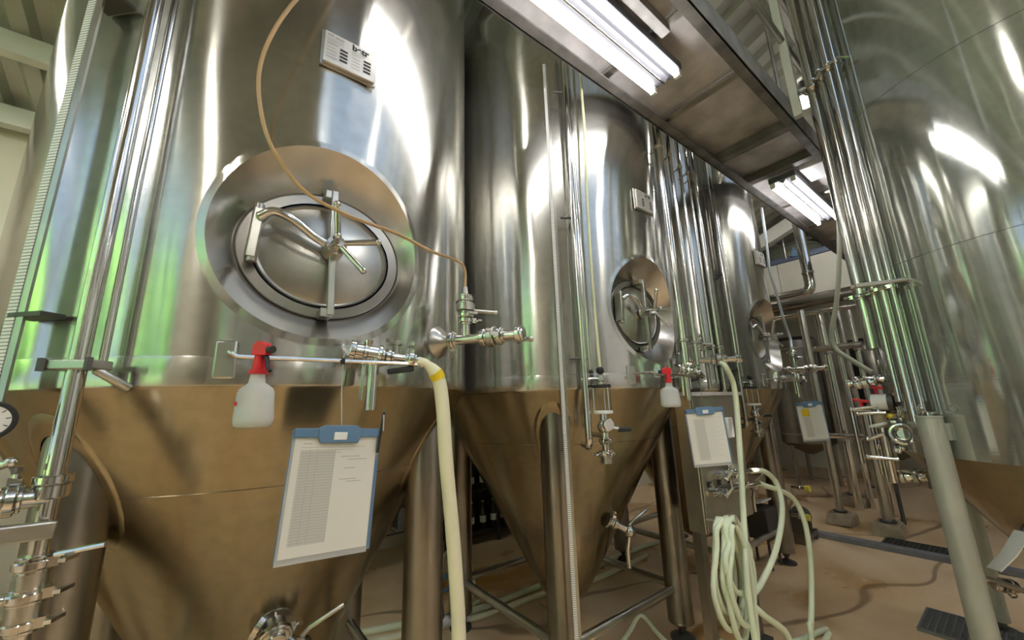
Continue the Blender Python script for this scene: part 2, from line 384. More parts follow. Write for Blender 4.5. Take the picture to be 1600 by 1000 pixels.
# ------------------------------------------------------------------ fermenters
TX, TY, TR, PITCHX = .2444, 2.163, .885, 1.808
ZS, ZB, RB, ZT = 1.576, .30, .175, 4.12          # seam, cone tip, tip radius, shell top
ZM, AM = 2.033, .325                                # manway centre height, outer radius
def cone_z(rr): return ZB + (rr - RB) / (TR - .012 - RB) * (ZS - .02 - ZB)
def cone_pt(x, y, cx=TX, off=0.0):
    """point of the cone skin straight below / above (x, y)"""
    return Vector((x, y, cone_z(math.hypot(x - cx, y - TY)) - off))
def on_cone(px, py, cx):
    d = ray(px, py); lo = None; t = .2
    while t < 8:
        p = CAM + d * t; r_ = math.hypot(p.x - cx, p.y - TY)
        if ZB < p.z < ZS and r_ < RB + (p.z - ZB) / (ZS - .02 - ZB) * (TR - .012 - RB): return p
        t += .002
    return CAM + d * 2
def shell_mesh(cx, cy, R, z0, z1, hole=None, n=192, dome=.28):
    """upright cylinder with an optional elliptical cut-out facing -Y, closed by a dished head"""
    mb = MB(); ds = 2 * math.pi * R / n
    P = lambda i, z: (cx + R * math.cos(-math.pi / 2 + 2 * math.pi * i / n), cy + R * math.sin(-math.pi / 2 + 2 * math.pi * i / n), z)
    S = lambda s_, z: (cx + R * math.cos(-math.pi / 2 + s_ / R), cy + R * math.sin(-math.pi / 2 + s_ / R), z)
    if hole: zc, a, b = hole; K = 14; zs = [zc - K * ds + ds * j for j in range(2 * K + 1)]
    else: K = 0; zs = [z0 + (z1 - z0) * .5]
    low = [z0 + (zs[0] - z0) * j / 4 for j in range(4)]; high = [zs[-1] + (z1 - zs[-1]) * j / 8 for j in range(1, 9)]
    zz = low + zs + high; j0 = len(low); j1 = j0 + len(zs) - 1; idx = {}
    def vid(i, j):
        i %= n
        if (i, j) not in idx: idx[i, j] = len(mb.v); mb.v.append(Vector(P(i, zz[j])))
        return idx[i, j]
    for j in range(len(zz) - 1):
        for i in range(n):
            ii = i if i < n // 2 else i - n
            if hole and j0 <= j < j1 and -K <= ii < K: continue
            mb.f.append((vid(i, j), vid(i + 1, j), vid(i + 1, j + 1), vid(i, j + 1)))
    if hole:
        bd = [(-K + k, j0) for k in range(2 * K)] + [(K, j0 + k) for k in range(2 * K)] + [(K - k, j1) for k in range(2 * K)] + [(-K, j1 - k) for k in range(2 * K)]
        M_ = 8; prev = [vid(i, j) for i, j in bd]
        for m in range(1, M_ + 1):
            cur = []
            for i, j in bd:
                s0, q0 = i * ds, zz[j]; t = math.atan2((q0 - zc) / b, s0 / a); s1, q1 = a * math.cos(t), zc + b * math.sin(t)
                f = m / M_; cur.append(len(mb.v)); mb.v.append(Vector(S(s0 + (s1 - s0) * f, q0 + (q1 - q0) * f)))
            for k in range(len(bd)):
                k2 = (k + 1) % len(bd); mb.f.append((prev[k], prev[k2], cur[k2], cur[k]))
            prev = cur
    k = len(mb.v); rings = 8                         # dished head
    top = [vid(i, len(zz) - 1) for i in range(n)]
    for m in range(1, rings + 1):
        t = math.pi / 2 * m / rings * .97; r_ = R * (1 - .12 + .12 * math.cos(t)) if False else R * math.cos(t) ** .55; z = z1 + dome * math.sin(t)
        cur = []
        for i in range(n):
            an = -math.pi / 2 + 2 * math.pi * i / n; cur.append(len(mb.v)); mb.v.append(Vector((cx + r_ * math.cos(an), cy + r_ * math.sin(an), z)))
        for i in range(n): mb.f.append((top[i], top[(i + 1) % n], cur[(i + 1) % n], cur[i]))
        top = cur
    mb.f.append(tuple(top)); return mb
def ell(c, a, b, y, n=56):
    return [Vector((c.x + a * math.cos(2 * math.pi * i / n), y, c.z + b * math.sin(2 * math.pi * i / n))) for i in range(n)]
def build_fermenter(label):
    t = thing('fermenter_tank', label, 'tank', (TX, TY, 0), 'row of conical fermenters')
    shell_mesh(TX, TY, TR, ZS + .01, ZT, (ZM, AM, AM)).build('shell', 'shell_steel', t, ang=50)
    MB().lathe([(TR + .0002, .0), (TR + .0015, .004), (TR + .0015, .075), (TR + .0002, .08)], (TX, TY, ZS - .01), (0, 0, 1), 128, close=True).build('seam_band', 'shell_steel', t)
    cn = MB(); prof = [(.03, ZB - .066), (.085, ZB - .064), (.125, ZB - .052), (.158, ZB - .026), (RB, ZB)] + [(RB + (TR - .012 - RB) * k / 14, ZB + (ZS - .02 - ZB) * k / 14) for k in range(1, 15)] + [(TR - .003, ZS - .006), (TR, ZS + .02)]
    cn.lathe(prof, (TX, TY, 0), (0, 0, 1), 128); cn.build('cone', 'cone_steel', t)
    MB().cyl((TX, TY, ZB), (TX, TY, .12), .04).ring((TX, TY, .19), (0, 0, 1), .06, .03).ring((TX, TY, .13), (0, 0, 1), .055, .02).build('outlet', 'satin_steel', t)
    # weld line around the lower cone
    rw = .714; MB().torus((TX, TY, cone_z(rw) - .0004), (0, 0, 1), rw + .0004, .0014, 128, 5).build('weld_seam', 'cone_steel', t)
    # manway: funnel collar, flange, door
    c = V(TX, 0, ZM); n = 112; coll = MB(); rings = []
    YD = TY - TR + .135
    outer = [Vector((TX + TR * math.sin(AM * math.cos(u) / TR), TY - TR * math.cos(AM * math.cos(u) / TR) - .003, ZM + AM * math.sin(u))) for u in [2 * math.pi * i / n for i in range(n)]]
    lip = [Vector((TX + TR * math.sin((AM * 1.07) * math.cos(2 * math.pi * i_ / n) / TR), TY - TR * math.cos((AM * 1.07) * math.cos(2 * math.pi * i_ / n) / TR) - .0004, p.z + (p.z - ZM) * .07)) for i_, p in enumerate(outer)]
    lip0 = [Vector((p.x + (p.x - TX) * .02, p.y - .003, p.z + (p.z - ZM) * .07)) for p in outer]
    inner = ell(V(TX + .014, 0, ZM - .012), .253, .219, YD, n)
    rim = MB(); rim.v = lip + [p.copy() for p in outer]; rim.f = [(i, (i + 1) % n, n + (i + 1) % n, n + i) for i in range(n)]; rim.build('manway_rim', 'shell_steel', t, ang=60)
    k = 0; rings = [outer] + [[o.lerp(i_, f) for o, i_ in zip(outer, inner)] for f in (.25, .5, .75, 1)]
    for r_ in rings: coll.v += r_
    for j in range(len(rings) - 1):
        for i in range(n): coll.f.append((j * n + i, j * n + (i + 1) % n, (j + 1) * n + (i + 1) % n, (j + 1) * n + i))
    coll.build('manway_collar', 'collar_steel', t, ang=60)
    cd = V(TX + .014, 0, ZM - .012)
    fl = MB(); A, B = .258, .224
    ringset = [ell(cd, A, B, YD + .004, n), ell(cd, A, B, YD - .012, n), ell(cd, A - .003, B - .003, YD - .015, n), ell(cd, A - .036, B - .034, YD - .016, n), ell(cd, A - .036, B - .034, YD + .02, n)]
    for r_ in ringset: fl.v += r_
    for j in range(4):
        for i in range(n): fl.f.append((j * n + i, j * n + (i + 1) % n, (j + 1) * n + (i + 1) % n, (j + 1) * n + i))
    fl.build('manway_flange', 'leg_steel', t)
    dm = MB(); rs = []
    for q, dy in ((1, .016), (1, -.01), (.97, -.016), (.93, -.012), (.88, -.016), (.6, -.03), (.3, -.037), (.02, -.039)):
        rs.append(ell(cd, (A - .042) * q, (B - .04) * q, YD + dy, n))
    dm.loft(rs); door = dm.build('manway_door', 'satin_steel', t, ang=30)
    MB().add(*_ell_torus(cd, A - .045, B - .043, YD - .014, .0035)).build('gasket', 'dark_steel', door)
    yb = YD - .075
    MB().box((TX + .024, yb, ZM - .014), (.022, .022, .445), Matrix.Rotation(-.03, 3, 'Y')).build('door_bar', 'satin_steel', door, bevel=.003)
    hub = V(TX + .028, YD - .045, ZM - .003)
    MB().cyl(hub, hub + V(0, -.07, 0), .036, .032, 20).cyl(hub + V(0, -.07, 0), hub + V(0, -.105, 0), .02, .016, 16).build('hub', 'polished_steel', door)
    sp = MB(); hc = hub + V(0, -.085, 0)
    for an in (100, 8, -52, 200):
        if an == 200: dv = V(-.25, -.97, .05)
        else: dv = V(math.cos(math.radians(an)), -.35, math.sin(math.radians(an))).normalized()
        L_ = .055 if an == 200 else .125
        sp.cyl(hc, hc + dv * L_, .0095, .0105, 10).sphere(hc + dv * L_, .012, 10)
    sp.build('handle', 'polished_steel', door)
    ya = YD - .05
    arm = spline([(TX - .193, ya - .02, ZM + .055), (TX - .155, ya - .035, ZM + .078), (TX - .10, ya - .04, ZM + .06), (TX - .03, ya - .03, ZM + .02), (TX + .02, ya - .03, ZM)], 6)
    MB().tube(arm, .014, 12).build('hinge_arm', 'polished_steel', door)
    MB().box((TX - .198, YD - .045, ZM + .005), (.026, .05, .165), Matrix.Rotation(.06, 3, 'Y')).cyl((TX - .198, YD - .055, ZM - .09), (TX - .193, YD - .055, ZM + .105), .014, n=12).build('hinge_bracket', 'satin_steel', t, bevel=.003)
    for z in (.198, -.222):
        MB().box((TX + .012 - z * .03, YD - .05, ZM - .005 + z), (.036, .06, .03)).build('bar_lug', 'satin_steel', t, bevel=.003)
    # legs, pads, feet, braces
    LO = .519; legs = {}
    for i in (-1, 1):
        for j in (-1, 1):
            x, y = TX + LO * i, TY + LO * j
            zt = cone_z(math.hypot(LO, LO) + .08) + .03
            lg = MB().cyl((x, y, .10), (x, y, zt), .08, n=28).ring((x, y, .107), (0, 0, 1), .081, .014, n=28).build('leg', 'leg_steel', t); legs[i, j] = (x, y)
            MB().cyl((x, y, .03), (x, y, .11), .018, n=12).lathe([(.075, 0), (.075, .014), (.03, .034), (.02, .04)], (x, y, 0), n=20).ring((x, y, .075), (0, 0, 1), .032, .018, n=6).build('foot', 'dark_steel', lg)
            pad = MB(); rr = .115; m_ = 24; rows = 4
            pts = []
            for a_ in range(rows + 1):
                r_ = .0802 + (rr - .0802) * a_ / rows
                for b_ in range(m_):
                    th = 2 * math.pi * b_ / m_; px_, py_ = x + r_ * math.cos(th), y + r_ * math.sin(th)
                    rad = math.hypot(px_ - TX, py_ - TY)
                    if rad > TR - .016: sc = (TR - .016) / rad; px_ = TX + (px_ - TX) * sc; py_ = TY + (py_ - TY) * sc; rad = TR - .016
                    nrm = V((px_ - TX) / rad, (py_ - TY) / rad, -.6).normalized()
                    pts.append(V(px_, py_, cone_z(rad)) + nrm * (.004 if a_ < rows else -.002))
            pad.add(pts, [(a_ * m_ + b_, a_ * m_ + (b_ + 1) % m_, (a_ + 1) * m_ + (b_ + 1) % m_, (a_ + 1) * m_ + b_) for a_ in range(rows) for b_ in range(m_)])
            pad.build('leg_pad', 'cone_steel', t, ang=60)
    for a_, b_ in (((-1, -1), (1, -1)), ((1, -1), (1, 1)), ((1, 1), (-1, 1)), ((-1, 1), (-1, -1))):
        MB().cyl((*legs[a_], .298), (*legs[b_], .298), .0255, n=16).build('brace', 'satin_steel', t)
    # towel rail under the manway
    ra, rb_, yr, zr = .02, .52, 1.17, 1.63
    rail = MB().tube(bent([(ra, 1.30, zr + .012), (ra, yr, zr + .012), (ra + .012, yr, zr), (rb_, yr, zr)], .012), .0062, 8).cyl((rb_ - .002, yr, zr), (rb_ + .012, yr, zr), .013, n=12).build('rail', 'polished_steel', t)
    MB().box((ra - .006, 1.304, 1.636), (.052, .012, .105), Matrix.Rotation(-.26, 3, 'Z')).build('rail_plate', 'satin_steel', rail, bevel=.006)
    MB().cyl((ra + .40, 1.29, zr - .0), (ra + .40, yr, zr), .006, n=8).build('rail_stay', 'satin_steel', rail)
    return t
def _ell_torus(c, a, b, y, r, n=64, m=6):
    vs_, fs = [], []
    for i in range(n):
        t = 2 * math.pi * i / n; p = V(c.x + a * math.cos(t), y, c.z + b * math.sin(t)); d = V(math.cos(t) / a, 0, math.sin(t) / b).normalized()
        for j in range(m):
            u = 2 * math.pi * j / m; vs_.append(p + d * r * math.cos(u) + V(0, 1, 0) * r * math.sin(u))
    for i in range(n):
        for j in range(m): fs.append((i * m + j, i * m + (j + 1) % m, ((i + 1) % n) * m + (j + 1) % m, ((i + 1) % n) * m + j))
    return vs_, fs
fer1 = build_fermenter('steel conical fermenter with thin amber tube looped over its manway')
# nameplate (a part of each tank)
def nameplate(t, cx):
    y = TY - TR - .016
    pl = MB().box((cx + .018, y, 2.745), (.176, .012, .128)).build('nameplate', 'plate_face', t, bevel=.002)
    MB().box((cx + .018, y + .010, 2.745), (.19, .008, .142)).build('plate_backing', 'satin_steel', pl)
    yf = y - .0068; x0 = cx - .062; z0 = 2.80
    text_mesh('betr', .034, (cx + .022, yf, 2.778), (1, 0, 0), (0, 0, 1), 'lettering', 'print_black', pl, .0016)
    pr = MB()
    def bar(xa, xb, z, h): pr.add([(xa, yf, z), (xb, yf, z), (xb, yf, z + h), (xa, yf, z + h)], [(0, 1, 2, 3)])
    bar(x0, x0 + .02, z0 - .008, .007); bar(x0 + .026, x0 + .056, z0 - .010, .006)
    for k in range(3): bar(x0, x0 + .055 - .008 * k, z0 - .022 - k * .008, .0022)
    for k in range(5): bar(x0, x0 + .035 - .004 * (k % 2), 2.757 - k * .014, .003)
    for k in range(3): bar(cx + .022, cx + .075 - .01 * k, 2.772 - k * .008, .0022)
    for k in range(4): bar(cx + .022, cx + .052, 2.742 - k * .014, .003)
    pr.build('small_print', 'print_grey', pl, smooth=False, kind='stuff')
    for q in (x0 + .044, cx + .064):
        bl = MB()
        for k in range(4): bl.add([(q, yf, 2.748 - k * .0145), (q + .026, yf, 2.748 - k * .0145), (q + .026, yf, 2.757 - k * .0145), (q, yf, 2.757 - k * .0145)], [(0, 1, 2, 3)])
        bl.build('data_box', 'print_black', pl, smooth=False, kind='stuff')
nameplate(fer1, TX)
fer2 = copy_tree(fer1, (PITCHX, 0, 0), 'steel conical fermenter with clear sight glass and white ruler up its front leg')
fer3 = copy_tree(fer1, (2 * PITCHX, 0, 0), 'steel conical fermenter next to the kerb and the posts on concrete blocks')
# ------------------------------------------------------------------ big grey tank across the aisle
GX, GY, GR, GZ = 3.53, -.31, .885, 1.18
t4 = thing('storage_tank', 'tall matte grey steel tank standing across the aisle from the fermenters', 'tank', (GX, GY, 0))
shell_mesh(GX, GY, GR, GZ, 4.7, dome=.22).build('shell', 'shell_steel_matte', t4, ang=50)
for z in (2.18, 3.12):
    MB().lathe([(GR - .002, -.002), (GR + .0012, -.001), (GR + .0012, .001), (GR - .002, .002)], (GX, GY, z), (0, 0, 1), 128, close=True).build('weld_seam', 'dark_steel', t4)
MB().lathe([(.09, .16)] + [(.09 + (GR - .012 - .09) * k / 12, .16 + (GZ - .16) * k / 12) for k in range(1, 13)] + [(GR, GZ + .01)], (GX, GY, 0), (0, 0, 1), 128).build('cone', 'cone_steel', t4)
def g_leg(x, y, zt, r=.048):
    lg = MB().cyl((x, y, .06), (x, y, zt), r, n=28).ring((x, y, zt), (0, 0, 1), r + .002, .012, n=28).build('leg', 'grey_leg_steel', t4)
    MB().lathe([(.075, 0), (.075, .012), (.03, .03), (.02, .07)], (x, y, 0), n=20).build('foot', 'dark_steel', lg)
    dx, dy = GX - x, GY - y; L_ = math.hypot(dx, dy); u = V(dx / L_, dy / L_, 0)
    MB().box(V(x, y, zt - .07) + u * .06, (.10, .05, .08), Matrix.Rotation(math.atan2(u.y, u.x), 3, 'Z')).build('leg_lug', 'grey_leg_steel', lg)
lp = onC(1461, 690, GX, GY, .945)
a0 = math.atan2(lp.y - GY, lp.x - GX)
for k in range(4): g_leg(GX + .945 * math.cos(a0 + k * math.pi / 2), GY + .945 * math.sin(a0 + k * math.pi / 2), 1.375)

# ------------------------------------------------------------------ overhead walkway
WZ = 3.39; WL, WR = 1.22, .628; WA, WB = -3.1, 7.2
wk = thing('overhead_walkway', 'grey steel walkway hung above the aisle with lamps under it', 'walkway', ((WA + WB) / 2, (WL + WR) / 2, WZ))
def channel(y, s_):
    MB().box(((WA + WB) / 2, y, WZ + .055), (WB - WA, .012, .15)).box(((WA + WB) / 2, y + s_ * .028, WZ - .014), (WB - WA, .06, .012)).box(((WA + WB) / 2, y + s_ * .02, WZ + .124), (WB - WA, .05, .012)).build('edge_channel', 'walkway_beam', wk, smooth=False)
channel(WL, -1); channel(WR, 1)
xs = [-3.05, -2.3, -1.3, -.45, .75, 1.68, 2.33, 3.10, 3.66, 4.5, 5.3, 6.1, 7.0]
for i, x in enumerate(xs):
    hv = x in (3.10, 3.66); MB().box((x, (WL + WR) / 2, WZ + .03), (.07 if hv else .045, WL - WR, .07 if hv else .012)).build('cross_member', 'walkway_beam' if hv else 'satin_steel', wk, smooth=False)
for xa, xb in zip(xs[:-1], xs[1:]):
    MB().box(((xa + xb) / 2, (WL + WR) / 2, WZ + .075), (xb - xa - .008, WL - WR - .02, .008)).build('deck_plate', 'walkway_plate', wk, smooth=False)
MB().box((.0, .80, WZ + .02), (3.4, .05, .06)).build('conduit_shadow_band', 'walkway_beam', wk, smooth=False)  # dark conduit channel that also draws the lamp fitting's shadow band
for x in (-2.9, -.9, 1.1, 3.02, 4.9, 6.8):
    MB().box((x, WR - .03, WZ + .62), (.05, .05, 1.25)).build('guard_post', 'white_paint', wk, smooth=False, bevel=.004)
    MB().cyl((x + .05, WR - .03, WZ + .05), (x + .05, WR - .03, WZ + 1.22), .014, n=10).build('guard_stay', 'satin_steel', wk)
for z in (.62, 1.2):
    MB().cyl((WA, WR - .03, WZ + z), (WB, WR - .03, WZ + z), .021, n=10).build('guard_rail', 'satin_steel', wk)
for x in (-2.9, 2.95, 6.9):                        # hangers up to the rafters
    for y in (WL - .03, WR + .03):
        MB().cyl((x, y, WZ + .1), (x, y, roof_z(y) - .3), .012, n=8).build('hanger_rod', 'satin_steel', wk)

bq = onZ(1276, 268, WZ - .02); MB().box((bq.x, bq.y, WZ + .02), (.30, .16, .09)).build('junction_box', 'lamp_white', wk, smooth=False, bevel=.006)
# fluorescent fittings under the walkway
def fluoro(xa, xb, label):
    y1, y2, z = 1.022, .868, WZ - .085
    t = thing('fluorescent_lamp', label, 'lamp', ((xa + xb) / 2, (y1 + y2) / 2, z), 'twin tube lamps under the walkway')
    MB().box(((xa + xb) / 2, (y1 + y2) / 2, z + .055), (xb - xa, .20, .05)).build('housing', 'lamp_grey', t, smooth=False, bevel=.006)
    MB().add([(x, y, zz) for x in (xa + .02, xb - .02) for y, zz in ((y1 - .05, z + .031), ((y1 + y2) / 2, z + .004), (y2 + .05, z + .031))], [(0, 1, 4, 3), (1, 2, 5, 4), (0, 3, 5, 2), (0, 2, 1), (3, 4, 5)]).build('reflector', 'lamp_grey', t, smooth=False)
    MB().cyl((xa + .05, (y1 + y2) / 2, z - .002), (xb - .03, (y1 + y2) / 2, z - .002), .006, n=8).build('safety_rod', 'polished_steel', t)
    for y in (y1, y2):
        tb = MB().cyl((xa + .03, y, z), (xb - .03, y, z), .0145, n=14).build('tube', 'tube_light', t)
        for x in (xa + .018, xb - .018):
            MB().box((x, y, z + .012), (.024, .036, .052)).build('tube_socket', 'white_plastic', tb, bevel=.004)
    for x in (xa + .25, xb - .25):
        MB().box((x, (y1 + y2) / 2, z + .0985), (.04, .05, .036)).build('mounting_block', 'dark_steel', t, smooth=False)
fluoro(-2.7, -1.25, 'twin tube fluorescent lamp under the walkway end by the window')
fluoro(.42, 1.93, 'twin tube fluorescent lamp under the walkway in front of the sight glass fermenter')
fluoro(3.72, 5.02, 'twin tube fluorescent lamp under the walkway beside the grey tank and the kerb')
# high bay lamps
def bay(x, y, z, label, tilt=0):
    t = thing('bay_lamp', label, 'lamp', (x, y, z), 'high bay lamps under the roof')
    MB().lathe([(.05, .16), (.06, .12), (.12, .03), (.15, 0), (.145, .0), (.11, .03), (.05, .11)], (x, y, z), (0, 0, 1), 24, close=True).build('reflector_shade', 'lamp_white', t)
    MB().sphere((x, y, z + .035), .06, 16, (1, 1, .8)).build('bulb', 'bay_light', t)
    MB().cyl((x, y, z + .15), (x, y, z + .26), .045, n=14).build('ballast', 'dark_steel', t)
    MB().cyl((x, y, z + .25), (x, y, roof_z(y) - .02), .008, n=8).build('suspension', 'dark_steel', t)
pa = onX(1245, 100, 5.2); pb = onX(1272, 175, 6.4)
bay(pa.x, pa.y, min(pa.z, 4.9), 'bright high bay lamp beside the top of the grey tank')
bay(pb.x, pb.y, min(pb.z, 4.9), 'high bay lamp hung behind the grey tank pipes, the one farther down the hall')
bay(-2.6, -.85, 4.3, 'high bay lamp hung above the open floor by the window wall')
bay(.35, -2.9, 4.0, 'high bay lamp hung near the white aisle wall under the skylight')
bay(-2.2, 3.2, 3.9, 'high bay lamp hung in the corner by the cream wall')
bay(2.2, -1.9, 4.3, 'added high bay lamp under the skylight before the grey tank')  # added lamp, lifts the light on the aisle floor
bay(5.2, -2.6, 4.1, 'added high bay lamp under the skylight behind the grey tank')  # added too, to brighten the floor past the grey tank
bay(-1.0, .1, 4.85, 'added high bay lamp over the walkway near the window wall')  # added overhead to light the first tank and the floor
bay(6.4, 2.6, 4.55, 'added high bay lamp in front of the cream mezzanine')  # added to brighten the mezzanine fascia
# ------------------------------------------------------------------ fittings kit
def clamp(mb, c, axis, r, wing=None):
    """tri-clamp: two ferrules, band, wing nut"""
    c = Vector(c); mb.ring(c, axis, r * 1.75, .018); mb.ring(c + Vector(axis).normalized() * .013, axis, r * 1.45, .008); mb.ring(c - Vector(axis).normalized() * .013, axis, r * 1.45, .008)
    if wing is not None:
        w_ = Vector(wing).normalized(); p = c + w_ * r * 1.7
        mb.box(p, (.02, .02, .02), frame(axis)[2].to_track_quat('Z', 'Y').to_matrix()); mb.cyl(p, p + w_ * .022, .005, n=8)
        s_ = frame(w_)[0]; mb.box(p + w_ * .026, (.034, .008, .014), Matrix((s_, Vector(axis).normalized(), w_)).transposed() if abs(s_.dot(Vector(axis).normalized())) < .9 else None)
def pipe(root, name, pts, r, mat='polished_steel', n=14, parent=None):
    return MB().tube(pts, r, n).build(name, mat, parent or root)
def add_clamp(root, c, axis, r, wing=None, parent=None):
    mb = MB(); clamp(mb, c, axis, r, wing); return mb.build('clamp', 'polished_steel', parent or root)
def butterfly(root, c, axis, r, hdir, hlen=.11, hmat='polished_steel'):
    """butterfly valve: round body, two clamps, stem and lever"""
    c = Vector(c); a = Vector(axis).normalized(); h = Vector(hdir).normalized()
    mb = MB().ring(c, a, r * 2.0, .03, n=24); side = a.cross(h).normalized()
    mb.cyl(c, c + side * r * 2.6, r * .55, n=12)
    for k in (45, 135, 225, 315): pass
    body = mb.build('valve_body', 'satin_steel', root)
    for s_ in (-1, 1): add_clamp(root, c + a * s_ * .034, a, r, frame(a)[0] * s_)
    p = c + side * r * 2.6
    MB().ring(p, side, r * .9, .02).cyl(p, p + h * hlen, .008, .009, 10).sphere(p + h * hlen, .011, 10).build('lever', hmat, body)
# ------------------------------------------------------------------ first fermenter: what hangs on it
n1 = V(.515, -.857, 0); b1 = V(.70, 1.405, 1.75)
tv = thing('valve_assembly', 'steel tee with two butterfly valves on the fermenter shell, amber tube fixed on top', 'valve', b1)
MB().lathe([(.075, -.02), (.06, .012), (.03, .03), (.021, .05)], b1, n1, 24).build('port_boss', 'satin_steel', tv)
pipe(tv, 'pipe', [b1 + n1 * .03, b1 + n1 * .205], .020)
add_clamp(tv, b1 + n1 * .068, n1, .02, V(0, 0, -1))
te = b1 + n1 * .125
pipe(tv, 'tee_branch', [te, te + V(0, 0, .105)], .0175)
add_clamp(tv, te + V(0, 0, .075), (0, 0, 1), .0175, V(.9, -.4, 0))
butterfly(tv, te + V(0, 0, .13), (0, 0, 1), .0185, V(.80, -.58, -.12), .12)
MB().lathe([(.03, .165), (.028, .172), (.012, .18), (.008, .215)], te, (0, 0, 1), 16).build('hose_tail', 'satin_steel', tv)
butterfly(tv, b1 + n1 * .24, n1, .020, V(.515, -.857, -.10), .14)
pipe(tv, 'end_pipe', [b1 + n1 * .26, b1 + n1 * .345], .0165)
MB().ring(b1 + n1 * .35, n1, .034, .02).ring(b1 + n1 * .364, n1, .028, .012).build('end_cap', 'polished_steel', tv)
# thin amber tube
am = [onY(470, -8, 1.16), onY(428, 48, 1.165), onY(405, 112, 1.17), onY(410, 185, 1.17), onY(432, 243, 1.17), onY(478, 300, 1.17), onY(545, 337, 1.17), onY(620, 365, 1.18), onY(672, 392, 1.20), te + V(-.012, .004, .31), te + V(0, 0, .20)]
tag(MB().tube(spline([am[0] + V(.30, .09, .75), am[0] + V(.18, .08, .45), am[0] + V(.075, .035, .17)] + am, 8), .0058, 8).build('amber_tube', 'hose_amber', origin=te), 'thin amber plastic tube looping over the manway of the fermenter', 'tube')
# sampling tap behind the rail end, hose to the floor
s0 = V(.375, 1.20, 1.655)
sv = thing('sampling_tap', 'steel sampling tap with downward spout under the manway, cream hose attached', 'valve', s0)
pipe(sv, 'stub', [V(.36, 1.30, 1.668), s0 + V(-.01, .0, .0)], .016)
MB().cyl(s0 + V(-.055, .012, .012), s0 + V(.03, -.004, .0), .025, n=18).ring(s0 + V(-.055, .012, .012), (-1, .2, .15), .034, .018).ring(s0 + V(-.02, .005, .006), (-1, .2, .15), .030, .014).cyl(s0 + V(-.015, 0, .0), s0 + V(-.015, -.01, .045), .012, n=10).ring(s0 + V(.022, -.003, .001), (-1, .2, .15), .032, .014).build('valve_body', 'polished_steel', sv)
MB().cyl(s0 + V(.005, -.004, .006), s0 + V(.0, -.006, -.165), .0165, n=16).cyl(s0 + V(-.018, .006, .0), s0 + V(-.028, .004, -.135), .006, n=8).build('spout', 'polished_steel', sv)
add_clamp(sv, s0 + V(.045, -.008, -.004), (1, -.18, -.1), .015, V(0, -.2, 1))
pipe(sv, 'outlet_pipe', [s0 + V(.03, -.004, 0), s0 + V(.10, -.02, -.008), s0 + V(.145, -.03, -.016)], .0125)
MB().cyl(s0 + V(.07, -.01, 0), s0 + V(.072, -.01, .035), .01, n=10).ring(s0 + V(.072, -.01, .04), (0, 0, 1), .018, .014).build('stem', 'satin_steel', sv)
add_clamp(sv, s0 + V(.115, -.022, -.01), (1, -.2, -.12), .0135, V(0, 0, 1))
MB().box(s0 + V(.085, -.02, -.045), (.085, .014, .018), Matrix.Rotation(-.15, 3, 'Y')).build('lever', 'black_plastic', sv, bevel=.004)
h0 = s0 + V(.135, -.028, -.014)
hp = [h0, onY(668, 570, 1.165), onY(685, 592, 1.165), onY(692, 640, 1.168), onY(697, 720, 1.17), onY(707, 830, 1.18), onY(714, 930, 1.19), onY(717, 1000, 1.20)]
e = hp[-1]; hp += [e + V(.01, .01, -.3), V(e.x + .03, e.y + .03, .2), V(e.x + .12, e.y - .05, .045), V(e.x + .4, e.y - .3, .022), V(e.x + .9, e.y - .75, .022)]
hs = spline(hp, 8); rr = [.0145 if i < 8 else min(.0225, .0145 + .0016 * (i - 8)) for i in range(len(hs))]
hose1 = tag(MB().tube(hs, rr, 12).build('hose', 'hose_cream', origin=(e.x, e.y, 0)), 'thick cream hose dropping from the sampling tap past the fermenter leg', 'hose')
k = 13; MB().tube(hs[k:k + 4], [r_ + .0016 for r_ in rr[k:k + 4]], 12).build('tape_band', 'yellow_tape', hose1)
